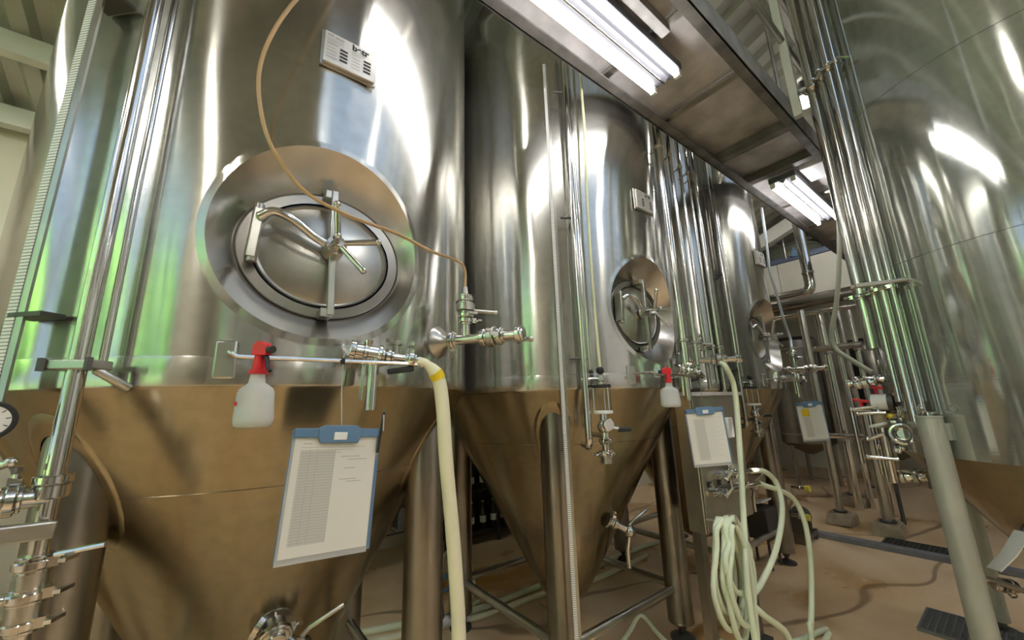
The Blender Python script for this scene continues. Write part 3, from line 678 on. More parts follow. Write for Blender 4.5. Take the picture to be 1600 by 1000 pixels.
# spray bottles
def super_ring(c, a, b, z, rot, n=24, p=3.0):
    out = []
    for i in range(n):
        t = 2 * math.pi * i / n; x = a * math.copysign(abs(math.cos(t)) ** (2 / p), math.cos(t)); y = b * math.copysign(abs(math.sin(t)) ** (2 / p), math.sin(t))
        out.append(Vector(c) + rot @ V(x, y, z))
    return out
def spray_bottle(c, yaw, label, mark_side):
    """c = point of the rail the trigger hangs on"""
    base = Vector(c) + V(0, 0, -.175); R_ = Matrix.Rotation(yaw, 3, 'Z')
    t = thing('spray_bottle', label, 'bottle', base, 'spray bottles hung on the rails')
    pr = [(.0, .040, .024), (.004, .050, .031), (.02, .054, .033), (.05, .051, .032), (.085, .048, .031), (.094, .044, .028), (.103, .032, .022), (.108, .0195, .0185), (.122, .0165, .0165), (.136, .0155, .0155)]
    MB().loft([super_ring(base, a, b, z, R_, p=2.6 if z < .1 else 2) for z, a, b in pr]).build('bottle_body', 'bottle_plastic', t, ang=60)
    MB().loft([super_ring(base, a - .004, b - .004, z, R_, p=2.6) for z, a, b in [(.003, .044, .027), (.008, .051, .031), (.02, .054, .033), (.05, .051, .032)]]).build('liquid', 'bottle_liquid', t, ang=60)
    MB().cyl(base + R_ @ V(0, 0, .02), base + R_ @ V(.004, 0, .13), .0025, n=6).build('dip_tube', 'white_plastic', t)
    hd = MB().loft([super_ring(base, a, b, z, R_, p=2.4) for z, a, b in [(.130, .0195, .0195), (.140, .0195, .0195), (.142, .015, .015), (.16, .0145, .013), (.178, .0135, .012)]]).build('collar', 'red_plastic', t, ang=50)
    MB().loft([[base + R_ @ V(x, y * w_, z) for y, z in ((-1, .176), (1, .176), (1, h), (-1, h))] for x, w_, h in [(-.022, .008, .188), (-.016, .0125, .206), (.004, .013, .214), (.022, .011, .208), (.034, .0085, .200)]]).build('spray_head', 'red_plastic', t, ang=30, bevel=.002)
    MB().cyl(base + R_ @ V(.033, 0, .19), base + R_ @ V(.048, 0, .189), .0095, n=12).build('nozzle', 'black_plastic', t)
    MB().tube(spline([base + R_ @ V(*q) for q in [(.018, 0, .178), (.030, 0, .168), (.034, 0, .150), (.046, 0, .135)]], 4), .005, 8).build('trigger', 'red_plastic' if mark_side > 0 else 'black_plastic', t)
    MB().add([base + R_ @ V(x, y, z) for x, y, z in ((mark_side * .016, -.0332, .052), (mark_side * .040, -.0262, .055), (mark_side * .040, -.0262, .065), (mark_side * .016, -.0332, .062))], [(0, 1, 2, 3)]).build('print_mark', 'red_plastic', t, smooth=False)
    return t
spray_bottle(V(.083, 1.168, 1.632), math.radians(-62), 'white spray bottle with red trigger hanging on the rail left of a sampling tap', -1)
spray_bottle(V(.083 + PITCHX + .06, 1.168, 1.632), math.radians(150), 'white spray bottle with red trigger hanging on the rail of the sight glass fermenter', -1)
# clipboards
def clipboard(c, yaw, label, form, lean=0.0):
    """c = hook point on the rail"""
    c = Vector(c); R_ = Matrix.Rotation(yaw, 3, 'Z') @ Matrix.Rotation(lean, 3, 'Y'); o = c + V(0, -.006, -.192)
    Q = lambda x, y, z: o + R_ @ V(x, y, z)
    t = thing('clipboard', label, 'clipboard', o + V(0, 0, -.32), 'clipboards hung on the rails')
    MB().box(Q(0, .004, -.155), (.228, .003, .31), R_).build('board', 'blue_plastic', t, bevel=.001)
    MB().box(Q(-.004, 0, -.165), (.216, .0012, .30), R_).build('plastic_sleeve', 'sleeve', t, smooth=False)
    MB().box(Q(-.002, -.0014, -.158), (.208, .001, .285), R_).build('paper_sheet', 'paper', t, smooth=False)
    cl = MB().box(Q(0, -.004, -.008), (.222, .012, .024), R_).build('clip_bar', 'blue_plastic', t, bevel=.003)
    MB().loft([[Q(x * w_, y, z) for x, y in ((-1, -.014), (1, -.014), (1, -.002), (-1, -.002))] for z, w_ in [(-.034, .048), (-.02, .054), (.004, .056), (.012, .04)]]).build('clip_lever', 'blue_plastic', cl, ang=30, bevel=.002)
    MB().box(Q(.0, -.0152, -.016), (.034, .003, .020), R_).build('clip_badge', 'white_plastic', cl, bevel=.002)
    ln = MB(); shade = MB(); yf = -.0023
    def bar(mb, xa, xb, z, h, y=yf): mb.add([Q(xa, y, z), Q(xb, y, z), Q(xb, y, z + h), Q(xa, y, z + h)], [(0, 1, 2, 3)])
    if form:
        bar(shade, -.088, -.006, -.275, .222, -.0021)
        for k in range(34): bar(ln, -.09, -.006 if k > 2 else .07 - .03 * k, -.045 - k * .0068, .0009)
        for x in (-.09, -.068, -.05, -.006): bar(ln, x, x + .0008, -.275, .226)
        for x, z, w_ in ((.01, -.07, .05), (.03, -.078, .05), (.02, -.10, .03), (.012, -.128, .045), (.03, -.134, .04), (-.085, -.036, .02), (-.02, -.038, .03)): bar(ln, x, x + w_, z, .0014)
    else:
        bar(shade, -.07, -.01, -.28, .225, -.0021)
        for k in range(26): bar(ln, -.08, .085 - .02 * (k % 3), -.05 - k * .0085, .0009)
    shade.build('shaded_column', 'print_pale', t, smooth=False); ln.build('printed_lines', 'print_grey', t, smooth=False, kind='stuff')
    MB().tube(spline([c + V(.006, .004, .012), c + V(0, -.008, .016), c + V(-.004, -.009, 0), c + V(-.003, -.006, -.08), Q(0, -.004, .022), Q(.004, .004, .004)], 6), .0018, 6).build('hook', 'satin_steel', t)
    MB().cyl(c + V(-.004, -.009, .004), c + V(-.004, -.010, -.014), .005, n=8).build('hook_grip', 'black_plastic', t)
    return t, Q
t, Q = clipboard(V(.286, 1.166, 1.632), .0, 'blue clipboard with ruled log sheet and black pen clipped on its corner', True, .06)
pn = thing('pen', 'black ballpoint pen clipped to the corner of the blue clipboard', 'pen', Q(.105, -.012, -.05))
MB().cyl(Q(.104, -.012, -.062), Q(.112, -.014, .05), .0045, n=10).build('barrel', 'black_plastic', pn)
MB().cyl(Q(.112, -.014, .05), Q(.1125, -.0142, .058), .003, n=8).build('button', 'polished_steel', pn)
MB().cyl(Q(.104, -.012, -.062), Q(.1035, -.0118, -.074), .003, .001, 8).build('tip', 'polished_steel', pn)
MB().box(Q(.111, -.0195, .02), (.004, .002, .045)).build('clip', 'polished_steel', pn)
clipboard(V(2.275, 1.166, 1.632), math.radians(-36), 'blue clipboard with printed sheet in front of the steel control cabinet', False, -.05)
t, Q = clipboard(V(4.07, 1.166, 1.632), math.radians(-40), 'clipboard with an orange sticker on its sheet, hung by the posts', False, -.04)
MB().add([Q(-.075, -.0027, -.11), Q(-.015, -.0027, -.11), Q(-.015, -.0027, -.05), Q(-.075, -.0027, -.05)], [(0, 1, 2, 3)]).build('sticker', 'yellow_tape', t, smooth=False)
# level scale bar and riser pipe left of the first manway
def scale_bar(x, y, z0, z1, yaw, label, w_=.032, grp='printed level scales'):
    t = thing('level_scale', label, 'ruler', (x, y, z0), grp); R_ = Matrix.Rotation(yaw, 3, 'Z')
    MB().box((x, y, (z0 + z1) / 2), (w_, .006, z1 - z0), R_).build('bar', 'satin_steel', t, smooth=False)
    MB().box(V(x, y, (z0 + z1) / 2) + R_ @ V(-w_ * .18, -.004, 0), (w_ * .5, .0015, z1 - z0 - .004), R_).build('printed_tape', 'scale_print', t, smooth=False)
    return t, R_
c_ = V(TX, TY, 0)
def shell_pt(px, py, cx, off): return onC(px, py, cx, TY, TR + off)
q = shell_pt(75, 300, TX, .05)
yaw = math.atan2(q.x - TX, -(q.y - TY))
t, R_ = scale_bar(q.x, q.y, 1.30, 4.0, yaw, 'narrow printed level scale on a steel bar by the cream wall', .055)
for z in (2.75, 1.75):
    MB().box(V(q.x, q.y, z) + R_ @ V(.03, .02, 0), (.10, .05, .012), R_).build('bracket', 'dark_steel', t, smooth=False)
q = shell_pt(180, 300, TX, .065); rz = thing('riser_pipe', 'polished steel riser pipe clamped to the shell next to the level scale', 'pipe', (q.x, q.y, 1.3))
pipe(rz, 'pipe', [(q.x, q.y, 1.34), (q.x, q.y, 4.15)], .0185, n=20)
nr_ = V(q.x - TX, q.y - TY, 0).normalized(); tg_ = V(-nr_.y, nr_.x, 0)
pipe(rz, 'pipe', [(q.x - nr_.x * .03 + tg_.x * .026, q.y - nr_.y * .03 + tg_.y * .026, 1.62), (q.x - nr_.x * .03 + tg_.x * .026, q.y - nr_.y * .03 + tg_.y * .026, 4.15)], .009, n=12)
MB().box(V(q.x, q.y, 1.615), (.11, .055, .022), Matrix.Rotation(math.atan2(tg_.y, tg_.x), 3, 'Z')).cyl(V(q.x, q.y, 1.605) + tg_ * .04, V(q.x, q.y, 1.56) - nr_ * .06 + tg_ * .075, .011, n=10).build('pipe_clamp', 'satin_steel', rz, bevel=.003)
for s_ in (-.05, .05): MB().cyl(V(q.x, q.y, 1.60) + tg_ * s_ + nr_ * .03, V(q.x, q.y, 1.63) + tg_ * s_ + nr_ * .03, .008, n=6).build('bolt', 'dark_steel', rz)
# manifold under the riser pipe
mf = thing('valve_manifold', 'cluster of clamped steel valves under the riser pipe with pressure gauge', 'valve', (q.x, q.y, .75))
cq = V(q.x, q.y, 0) + nr_ * .0
yv = cq.y
A_ = onY(88, 715, yv); B_ = onY(0, 735, yv - .05); dirL = (B_ - A_).normalized()
MB().ring(V(q.x, q.y, 1.36), (0, 0, 1), .033, .02).ring(V(q.x, q.y, 1.335), (0, 0, 1), .03, .03).build('union', 'polished_steel', mf)
pipe(mf, 'pipe', [V(q.x, q.y, 1.34), V(q.x, q.y, .78)], .017, n=16)
T_ = V(q.x, q.y, 1.325)
L1 = T_ + V(-.30, -.06, .005)
pipe(mf, 'cross_pipe', [T_, L1], .021)
butterfly(mf, T_.lerp(L1, .45), L1 - T_, .021, V(.8, -.3, .35), .09)
add_clamp(mf, T_.lerp(L1, .18), L1 - T_, .020, V(0, 0, 1))
MB().box(T_ + V(-.14, -.07, -.055), (.34, .02, .035), Matrix.Rotation(math.atan2(.06, .30), 3, 'Z') @ Matrix.Rotation(.06, 3, 'Y')).build('lever_bar', 'satin_steel', mf, bevel=.004)
for z, r_ in ((1.19, .034), (1.13, .036), (1.075, .03), (.985, .036), (.94, .036)):
    add_clamp(mf, V(q.x, q.y, z), (0, 0, 1), r_ / 1.75, V(1, -.5, .1))
MB().cyl(V(q.x, q.y, 1.085), V(q.x, q.y, 1.175), .029, n=20).build('check_valve', 'satin_steel', mf)
MB().cyl(V(q.x, q.y, .95), V(q.x, q.y, 1.02), .03, n=20).build('sight_tube', 'satin_steel', mf)
pipe(mf, 'side_arm', [V(q.x, q.y, 1.13), V(q.x - .16, q.y - .03, 1.135)], .012)
MB().box(V(q.x - .10, q.y - .02, 1.135), (.02, .05, .05)).build('arm_clamp', 'polished_steel', mf, bevel=.004)
MB().cyl(V(q.x + .03, q.y - .02, 1.205), V(q.x + .11, q.y - .05, 1.215), .006, n=8).build('lever', 'polished_steel', mf)
MB().cyl(V(q.x - .035, q.y - .01, .875), V(q.x - .035, q.y - .01, .925), .019, n=14).build('blue_cap', 'deep_blue', mf)
MB().cyl(V(q.x - .04, q.y - .01, .89), V(q.x - .09, q.y - .02, .885), .014, .006, n=10).build('blue_knob', 'deep_blue', mf)
pipe(mf, 'drop_pipe', [V(q.x - .035, q.y - .01, .88), V(q.x - .035, q.y - .01, .1), V(q.x - .035, q.y - .01, .0)], .012)
gp = onY(-20, 658, yv - .02); gd = (CAM - gp); gd.z = 0; gd.normalize()
gg = thing('pressure_gauge', 'round pressure gauge with white dial beside the riser pipe', 'gauge', gp)
MB().cyl(gp - gd * .03, gp, .04, n=32).build('case', 'satin_steel', gg)
MB().torus(gp, gd, .037, .005, 32, 8).build('bezel', 'black_rubber', gg)
MB().cyl(gp, gp + gd * .001, .034, n=32).build('dial', 'gauge_face', gg)
u_, w_, _ = frame(gd)
for k in range(9):
    a_ = math.radians(-45 + k * 33.75); d_ = u_ * math.cos(a_) + w_ * math.sin(a_); MB().cyl(gp + gd * .0015 + d_ * .024, gp + gd * .0015 + d_ * .031, .0009, n=4).build('tick', 'print_black', gg)
MB().cyl(gp + gd * .003, gp + gd * .003 + (u_ * .6 + w_ * .8) * .024, .001, n=4).build('needle', 'print_black', gg)
pipe(gg, 'stem', [gp - gd * .02 - V(0, 0, .035), gp - gd * .02 - V(0, 0, .07), gp - gd * .02 + V(.02, .0, -.085)], .008)
# port low on the first cone
def cone_port(px, py, cx, label, r=.035, L_=.07):
    p = on_cone(px, py, cx); n_ = V(p.x - cx, p.y - TY, 0).normalized(); n_ = (n_ + V(0, 0, -.55)).normalized()
    t = thing('cone_port', label, 'valve', p)
    MB().lathe([(r * 1.9, -.006), (r * 1.85, .004), (r * 1.2, .008), (r * 1.1, L_)], p, n_, 28).build('boss', 'satin_steel', t)
    add_clamp(t, p + n_ * (L_ + .005), n_, r, V(1, 0, .3)); MB().lathe([(r * 1.2, L_ + .015), (r * 1.1, L_ + .03), (.01, L_ + .034)], p, n_, 24).build('cap', 'polished_steel', t)
    return t, p, n_
cone_port(428, 972, TX, 'clamped steel port low on the cone below the ruled log sheet', .03, .05)
# ------------------------------------------------------------------ second and third fermenter fittings
copy_tree(tv, (PITCHX, 0, 0), 'steel tee with two butterfly valves above the control cabinet')
copy_tree(tv, (2 * PITCHX, 0, 0), 'steel tee with two butterfly valves on the fermenter beside the kerb, blue hose on top')
copy_tree(sv, (PITCHX, 0, 0), 'steel sampling tap at the rail end above the steel control cabinet')
copy_tree(sv, (2 * PITCHX, 0, 0), 'steel sampling tap on the rail of the fermenter beside the kerb')
t2x, t3x = TX + PITCHX, TX + 2 * PITCHX
yaw2 = math.atan2(1.462 - t2x, -(1.47 - TY))
ls2, _ = scale_bar(1.458, 1.472, .10, 3.62, yaw2, 'long white printed level scale running down in front of a fermenter leg', .034)
for z in (.32, 1.25, 2.2, 3.1):
    MB().cyl((1.458, 1.474, z), (1.52, 1.57 if z < 1.3 else 1.50, z), .006, n=8).build('bracket', 'satin_steel', ls2)
copy_tree(ls2, (PITCHX, 0, 0), 'long printed level scale behind the bank of upright pipes')
def riser2(x, y, cx, label):
    t = thing('riser_pipe', label, 'pipe', (x, y, 1.38), 'upright riser pipes on the fermenters')
    pipe(t, 'pipe', [(x, y, 1.36), (x, y, 3.72)], .0185, n=18)
    pipe(t, 'pipe', [(x + .032, y - .012, 1.66), (x + .032, y - .012, 3.72)], .008, n=10)
    n_ = V(x - cx, y - TY, 0).normalized(); s_ = V(-n_.y, n_.x, 0)
    for z in (1.72, 2.52, 3.36):
        MB().cyl(V(x, y, z) + s_ * .02, V(x, y, z) - s_ * .075, .0065, n=8).cyl(V(x, y, z), V(x, y, z) - n_ * .07, .008, n=8).build('bracket', 'dark_steel', t)
    pipe(t, 'bottom_bend', bent([(x, y, 1.38), (x, y, 1.28), V(x, y, 1.28) - n_ * .12], .04), .0185, n=14)
    return t
r2 = riser2(1.516, 1.372, t2x, 'steel riser pipe with short brackets next to the long white level scale')
copy_tree(r2, (PITCHX, 0, 0), 'steel riser pipe with short brackets between the pipe bank and the kerb side fermenter')
# sight glass with yellow level tube
def sight(x, y, label, tube=True):
    t = thing('sight_glass', label, 'sight glass', (x, y, 1.22), 'sight glasses on the fermenters')
    gl = MB().lathe([(.044, 1.452), (.044, 1.566), (.041, 1.566), (.041, 1.452)], (x, y, 0), (0, 0, 1), 28, close=True).build('glass_cylinder', 'glass', t)
    for z in (1.575, 1.445): MB().ring((x, y, z), (0, 0, 1), .048, .016, n=28).build('end_plate', 'white_plastic' if z < 1.5 else 'black_rubber', t)
    for k in range(3):
        a_ = k * 2.094 + .4; MB().cyl((x + .043 * math.cos(a_), y + .043 * math.sin(a_), 1.44), (x + .043 * math.cos(a_), y + .043 * math.sin(a_), 1.585), .004, n=8).build('tie_rod', 'polished_steel', t)
    MB().cyl((x, y, 1.58), (x, y, 1.63), .012, n=12).ring((x, y, 1.606), (0, 0, 1), .02, .012).build('neck', 'polished_steel', t)
    MB().sphere((x, y, 1.655), .021, 14).build('black_fitting', 'black_rubber', t)
    MB().cyl((x, y, 1.615), (x - .085, y + .055, 1.612), .0085, n=10).build('stay', 'polished_steel', t)
    bd = MB().cyl((x, y, 1.20), (x, y, 1.44), .019, n=16).sphere((x, y, 1.375), .036, 16).ring((x - .012, y - .035, 1.385), (-.3, -1, 0), .030, .02).build('valve_body', 'polished_steel', t)
    MB().cyl((x + .03, y - .01, 1.37), (x + .07, y - .03, 1.362), .008, n=8).build('lever', 'polished_steel', bd)
    MB().box((x + .10, y - .045, 1.355), (.075, .014, .02), Matrix.Rotation(-.4, 3, 'Z')).build('lever_grip', 'black_plastic', bd, bevel=.004)
    add_clamp(t, (x, y, 1.305), (0, 0, 1), .019, V(-.6, -.8, 0)); add_clamp(t, (x, y, 1.245), (0, 0, 1), .026, V(-1, .2, 0))
    MB().cyl((x, y, 1.20), (x, y, 1.232), .03, n=18).build('drain_cap', 'satin_steel', t)
    MB().cyl((x, y + .0, 1.33), (x + .05, y + .16, 1.33), .014, n=10).build('side_pipe', 'polished_steel', t)
    if tube:
        pts = [V(x, y, 1.66), V(x - .004, y, 1.80), onC(928, 470, t2x, TY, .945), onC(922, 390, t2x, TY, .945), onC(917, 300, t2x, TY, .945), onC(913, 200, t2x, TY, .945)]
        MB().tube(spline(pts + [pts[-1] + V(0, 0, .6)], 6), .0085, 10).build('level_tube', 'level_tube', t)
    return t
sight(1.585, 1.325, 'clear glass cylinder with ball valve below a yellowish level tube')
sg3 = sight(1.585 + PITCHX, 1.325, 'small sight glass on the fermenter beside the kerb, without a level tube', False)
# cone valve on the second fermenter
p = on_cone(950, 812, t2x); n_ = V(p.x - t2x, p.y - TY, 0).normalized()
cv = thing('drain_valve', 'ball valve on a short pipe at the side of the sight glass fermenter cone', 'valve', p)
d_ = V(.75, -.45, -.48).normalized()
MB().lathe([(.05, -.01), (.045, .006), (.022, .012), (.02, .14)], p, d_, 20).build('stub', 'polished_steel', cv)
add_clamp(cv, p + d_ * .045, d_, .02, V(0, 0, 1))
MB().sphere(p + d_ * .15, .036, 16).build('ball_body', 'polished_steel', cv)
MB().tube([p + d_ * .15 + V(0, 0, .03), p + d_ * .15 + V(.02, -.02, .06), p + d_ * .15 + V(.12, -.05, .11)], .008, 8).build('lever', 'satin_steel', cv)
pipe(cv, 'drop_pipe', [p + d_ * .15, p + d_ * .15 + V(-.02, .01, -.1), p + d_ * .15 + V(-.02, .01, -.2)], .014)
copy_tree(cv, (-PITCHX, 0, 0), 'ball valve on the cone of the fermenter with the amber tube')
copy_tree(cv, (PITCHX, 0, 0), 'ball valve on a short pipe at the side of the kerb side fermenter cone')
# bank of upright pipes between second and third fermenter
for px, r_, z0, z1, lab in ((1050, .024, 1.56, 3.9, 'thickest bright upright pipe of the bank beside the second manway'), (1067, .014, 1.60, 3.9, 'slim upright pipe of the bank next to the thickest one'),
                            (1081, .013, 1.56, 3.9, 'middle slim upright pipe of the bank above the cabinet'), (1093, .011, 1.60, 3.9, 'thinnest upright pipe of the bank above the cabinet'), (1102, .016, 1.56, 3.9, 'last upright pipe of the bank, nearest the kerb side fermenter')):
    b = onY(px, 400, 1.30 if px > 1075 else 1.262)
    t = thing('upright_pipe', lab, 'pipe', (b.x, b.y, z0), 'bank of upright pipes')
    pipe(t, 'tube', [(b.x, b.y, z0), (b.x, b.y, z1)], r_, n=18)
    for z in (3.25, 1.86): MB().ring((b.x, b.y, z), (0, 0, 1), r_ * 1.5, .02).cyl((b.x, b.y, z), (b.x + .04, b.y + .1, z), .006, n=6).build('pipe_clip', 'satin_steel', t)
# control cabinet
CB = (2.32, 2.95, 1.262, 1.365, .74, 1.515)
cb = thing('control_cabinet', 'slim steel control cabinet on a post between two fermenters', 'cabinet', (2.6, 1.32, 0))
MB().box(((CB[0] + CB[1]) / 2, (CB[2] + CB[3]) / 2, (CB[4] + CB[5]) / 2), (CB[1] - CB[0], CB[3] - CB[2], CB[5] - CB[4])).build('body', 'satin_steel', cb, smooth=False, bevel=.004)
MB().box(((CB[0] + CB[1]) / 2, (CB[2] + CB[3]) / 2 - .012, CB[5] + .012), (CB[1] - CB[0] + .05, CB[3] - CB[2] + .05, .024)).build('top_plate', 'walkway_plate', cb, smooth=False, bevel=.003)
MB().box(((CB[0] + CB[1]) / 2, CB[2] - .004, (CB[4] + CB[5]) / 2), (CB[1] - CB[0] - .03, .006, CB[5] - CB[4] - .03)).build('door', 'satin_steel', cb, smooth=False, bevel=.002)
for px, py in ((1109, 757), (1124, 753), (1139, 750)):
    q_ = onY(px, py, CB[2] - .01); sw = MB().box(q_, (.034, .012, .034)).build('switch', 'black_plastic', cb, bevel=.003)
    MB().cyl(q_ + V(0, -.006, 0), q_ + V(0, -.02, 0), .009, n=10).build('knob', 'polished_steel', sw)
q_ = onY(1138, 668, CB[2] - .02); MB().box(q_, (.07, .04, .13)).build('junction_box', 'white_plastic', cb, bevel=.006)
for x in (CB[0] + .04, CB[1] - .04): MB().box((x, 1.33, CB[4] / 2), (.06, .05, CB[4])).build('post', 'leg_steel', cb, smooth=False)
MB().box((CB[0] + .04, 1.33, .008), (.14, .12, .016)).build('base_plate', 'dark_steel', cb, smooth=False)
MB().box((CB[1] - .04, 1.33, .008), (.14, .12, .016)).build('base_plate', 'dark_steel', cb, smooth=False)
# valve block beside the cabinet that feeds the hoses
vb = onY(1165, 737, 1.19)
bk = thing('valve_block', 'block of small steel valves beside the cabinet feeding two pale green hoses', 'valve', vb)
pipe(bk, 'header', [vb + V(-.30, .05, .0), vb + V(.06, -.01, .0)], .014)
pipe(bk, 'header', [vb + V(-.36, .05, -.09), vb + V(.16, -.01, -.09)], .014)
for dx, dz in ((-.22, 0), (-.10, 0), (-.25, -.09), (-.05, -.09)):
    butterfly(bk, vb + V(dx, .04 + dx * -.03, dz), (1, -.15, 0), .013, V(.2, -.6, .8), .06)
for dx in (-.17, .0): MB().cyl(vb + V(dx, .02, -.09), vb + V(dx, .02, .045), .009, n=10).sphere(vb + V(dx, .02, .05), .014, 10).build('riser', 'polished_steel', bk)
# hoses around the cabinet
def hose(label, pts, r, mat, per=8, name='hose', grp='pale hoses on the fermenter row'):
    P_ = spline(pts, per); return tag(MB().tube(P_, r, 12).build(name, mat, origin=(P_[-1].x, P_[-1].y, min(q.z for q in P_))), label, 'hose', grp)
Yh = 1.165
hA = [onY(1126, 566, 1.18), onY(1135, 575, 1.15), onY(1147, 605, Yh), onY(1153, 660, Yh), onY(1158, 740, Yh - .02), onY(1163, 830, Yh - .04), onY(1168, 920, Yh - .06)]
e = hA[-1]; hA += [V(e.x + .03, e.y + .01, .12), V(e.x + .10, e.y + .05, .024), V(e.x + .5, e.y + .08, .02), V(e.x + .95, e.y - .02, .02)]
hose('pale green hose hanging straight down from the valves over the cabinet', hA, .0165, 'hose_green')
hB = [vb + V(.05, -.01, 0), onY(1195, 737, 1.17), onY(1214, 757, 1.15), onY(1222, 800, 1.12), onY(1212, 860, 1.11), onY(1190, 910, 1.12), onY(1174, 936, 1.13), onY(1192, 960, 1.10), onY(1225, 985, 1.08)]
e = hB[-1]; hB += [V(e.x + .06, e.y - .02, .1), V(e.x + .2, e.y - .05, .024), V(e.x + .6, e.y - .02, .02)]
hose('pale green hose kinked near the floor beside the coil', hB, .0165, 'hose_green')
hC = [vb + V(.15, -.01, -.09), onY(1235, 775, 1.14), onY(1256, 812, 1.11), onY(1266, 870, 1.09), onY(1268, 940, 1.08), onY(1266, 985, 1.07)]
e = hC[-1]; hC += [V(e.x - .0, e.y, .15), V(e.x - .06, e.y + .01, .024), V(e.x - .4, e.y + .12, .02), V(e.x - .8, e.y + .2, .02)]
hose('pale green hose arching out farthest from the cabinet to the floor', hC, .0165, 'hose_green')
rnd = random.Random(4); pts = []; ccx = onY(1140, 880, 1.17)
for k in range(6):
    dx, dz, w_, h_ = rnd.uniform(-.02, .03), rnd.uniform(-.08, .05), rnd.uniform(.10, .19), rnd.uniform(.18, .27)
    for j in range(12):
        a_ = math.pi / 2 - 2 * math.pi * j / 12
        zz = ccx.z + .225 - h_ + h_ * math.sin(a_) + (dz if math.sin(a_) < 0 else 0); wx = w_ * math.cos(a_) * (1 if math.sin(a_) < .2 else .62)
        pts.append(V(ccx.x - .02 + wx + dx + k * .012, 1.19 - .012 * k + .012 * math.cos(a_), zz))
pts += [pts[-1] + V(.06, 0, -.02), pts[-1] + V(.12, -.01, -.22), V(pts[-1].x + .08, 1.12, .12), V(pts[-1].x - .05, 1.08, .03), V(pts[-1].x - .45, 1.2, .02)]
hose('coil of pale green hose hung on the cabinet post', pts, .0145, 'hose_green', 3, 'hose_coil')
tag(MB().tube(bent([(ccx.x - .02, 1.30, ccx.z + .205), (ccx.x - .0, 1.17, ccx.z + .205), (ccx.x + .0, 1.10, ccx.z + .21), (ccx.x, 1.10, ccx.z + .25)], .02), .008, 8).build('hose_hook', 'satin_steel'), 'bent steel hook on the cabinet post carrying the hose coil', 'hook')
# hoses lying under the tanks
z_ = .02
hose('pale hose lying on the floor behind the first two fermenters', [onZ(505, 1000, z_), onZ(620, 978, z_), onZ(745, 952, z_), onZ(845, 915, z_), onZ(900, 898, z_), onZ(985, 862, z_), onZ(1030, 846, z_)], .022, 'hose_green')
hose('second pale hose on the floor alongside, closer to the aisle', [onZ(520, 1015, z_), onZ(640, 990, z_), onZ(760, 960, z_), onZ(850, 927, z_), onZ(930, 905, z_), onZ(1010, 868, z_)], .02, 'hose_cream')
la = onZ(700, 960, 0)
hose('loop of pale hose standing up between two fermenter legs', [V(la.x - .1, la.y, .03), onY(690, 900, la.y), onY(692, 872, la.y), onY(712, 858, la.y), onY(732, 878, la.y), onY(740, 915, la.y), onY(733, 945, la.y), V(la.x + .25, la.y - .05, .03)], .017, 'hose_green')
fa = onZ(1005, 990, .02)
hose('short pale hose bent over the floor under the sight glass fermenter', [onZ(968, 1010, .02), onZ(985, 985, .06), fa + V(.02, .02, .09), onZ(1028, 990, .06), onZ(1048, 1010, .02)], .014, 'hose_green')
hose('cream hose end lying beside the short bent hose', [onZ(1060, 1005, .014), onZ(1095, 1008, .014), onZ(1130, 1001, .014)], .012, 'hose_cream')
# blue clear hose on the third tee, grey hose in the far corner
te3 = te + V(2 * PITCHX, 0, 0)
hose('bluish clear hose running up from the tee of the kerb side fermenter', [te3 + V(0, 0, .20), onY(1235, 530, 1.33), onY(1225, 500, 1.30), onY(1212, 455, 1.26), onY(1203, 425, 1.24), onY(1200, 400, 1.24), onY(1195, 360, 1.24), onY(1190, 325, 1.24)], .011, 'hose_clear')
# ------------------------------------------------------------------ pipes and valves on the grey tank
def g_pt(px, py, off): return onC(px, py, GX, GY, GR + off)
for px, r_, off, zb, lab in ((1326, .033, .075, 1.75, 'widest upright pipe on the aisle side of the grey tank'), (1346, .017, .06, 1.45, 'bright upright pipe next to the widest one on the grey tank'),
                        (1361, .021, .06, 1.35, 'upright pipe ending above the valve manifold of the grey tank'), (1376, .011, .05, 1.4, 'thin upright pipe closest to the leg of the grey tank')):
    b = g_pt(px, 380, off); t = thing('tank_pipe', lab, 'pipe', (b.x, b.y, zb), 'upright pipes on the grey tank')
    pipe(t, 'tube', [(b.x, b.y, zb), (b.x, b.y, 4.9)], r_, n=18)
    for z in (3.52, 2.06):
        add_clamp(t, (b.x, b.y, z), (0, 0, 1), r_ * .9, V(-.6, .8, 0)); MB().cyl((b.x, b.y, z + .03), (b.x + (GX - b.x) * .2, b.y + (GY - b.y) * .2, z + .03), .007, n=6).build('stay', 'satin_steel', t)
b = g_pt(1392, 440, .05)
tag(MB().box((b.x - .02, b.y + .05, b.z), (.035, .20, .022), Matrix.Rotation(.5, 3, 'Z')).cyl((b.x - .06, b.y + .16, b.z), (b.x + .03, b.y - .09, b.z), .012, n=10).build('pipe_bracket', 'satin_steel', bevel=.004), 'steel bracket tying the upright pipes to the grey tank', 'bracket')
gv = g_pt(1400, 650, .06); gv = V(gv.x + .15, gv.y + .03, 1.18)
gm = thing('valve_manifold', 'crowded manifold of steel valves with white actuator beside the grey tank leg', 'valve', (gv.x, gv.y, .5))
def GQ(px, py, d=0.0): return onX(px, py, gv.x + d)
pipe(gm, 'column', [GQ(1372, 640), V(GQ(1372, 640).x, GQ(1372, 640).y, 1.0)], .026)
pipe(gm, 'column', [GQ(1358, 645, .15), V(GQ(1358, 645, .15).x, GQ(1358, 645, .15).y, 1.02)], .012)
pipe(gm, 'header', [GQ(1330, 640, .1), GQ(1440, 645)], .013)
pipe(gm, 'header', [GQ(1330, 640, .1), V(GQ(1330, 640, .1).x, GQ(1330, 640, .1).y, 1.08)], .012)
a_, b_ = GQ(1363, 628), GQ(1388, 628); MB().cyl(a_, b_, .046, n=22).build('actuator', 'white_plastic', gm)
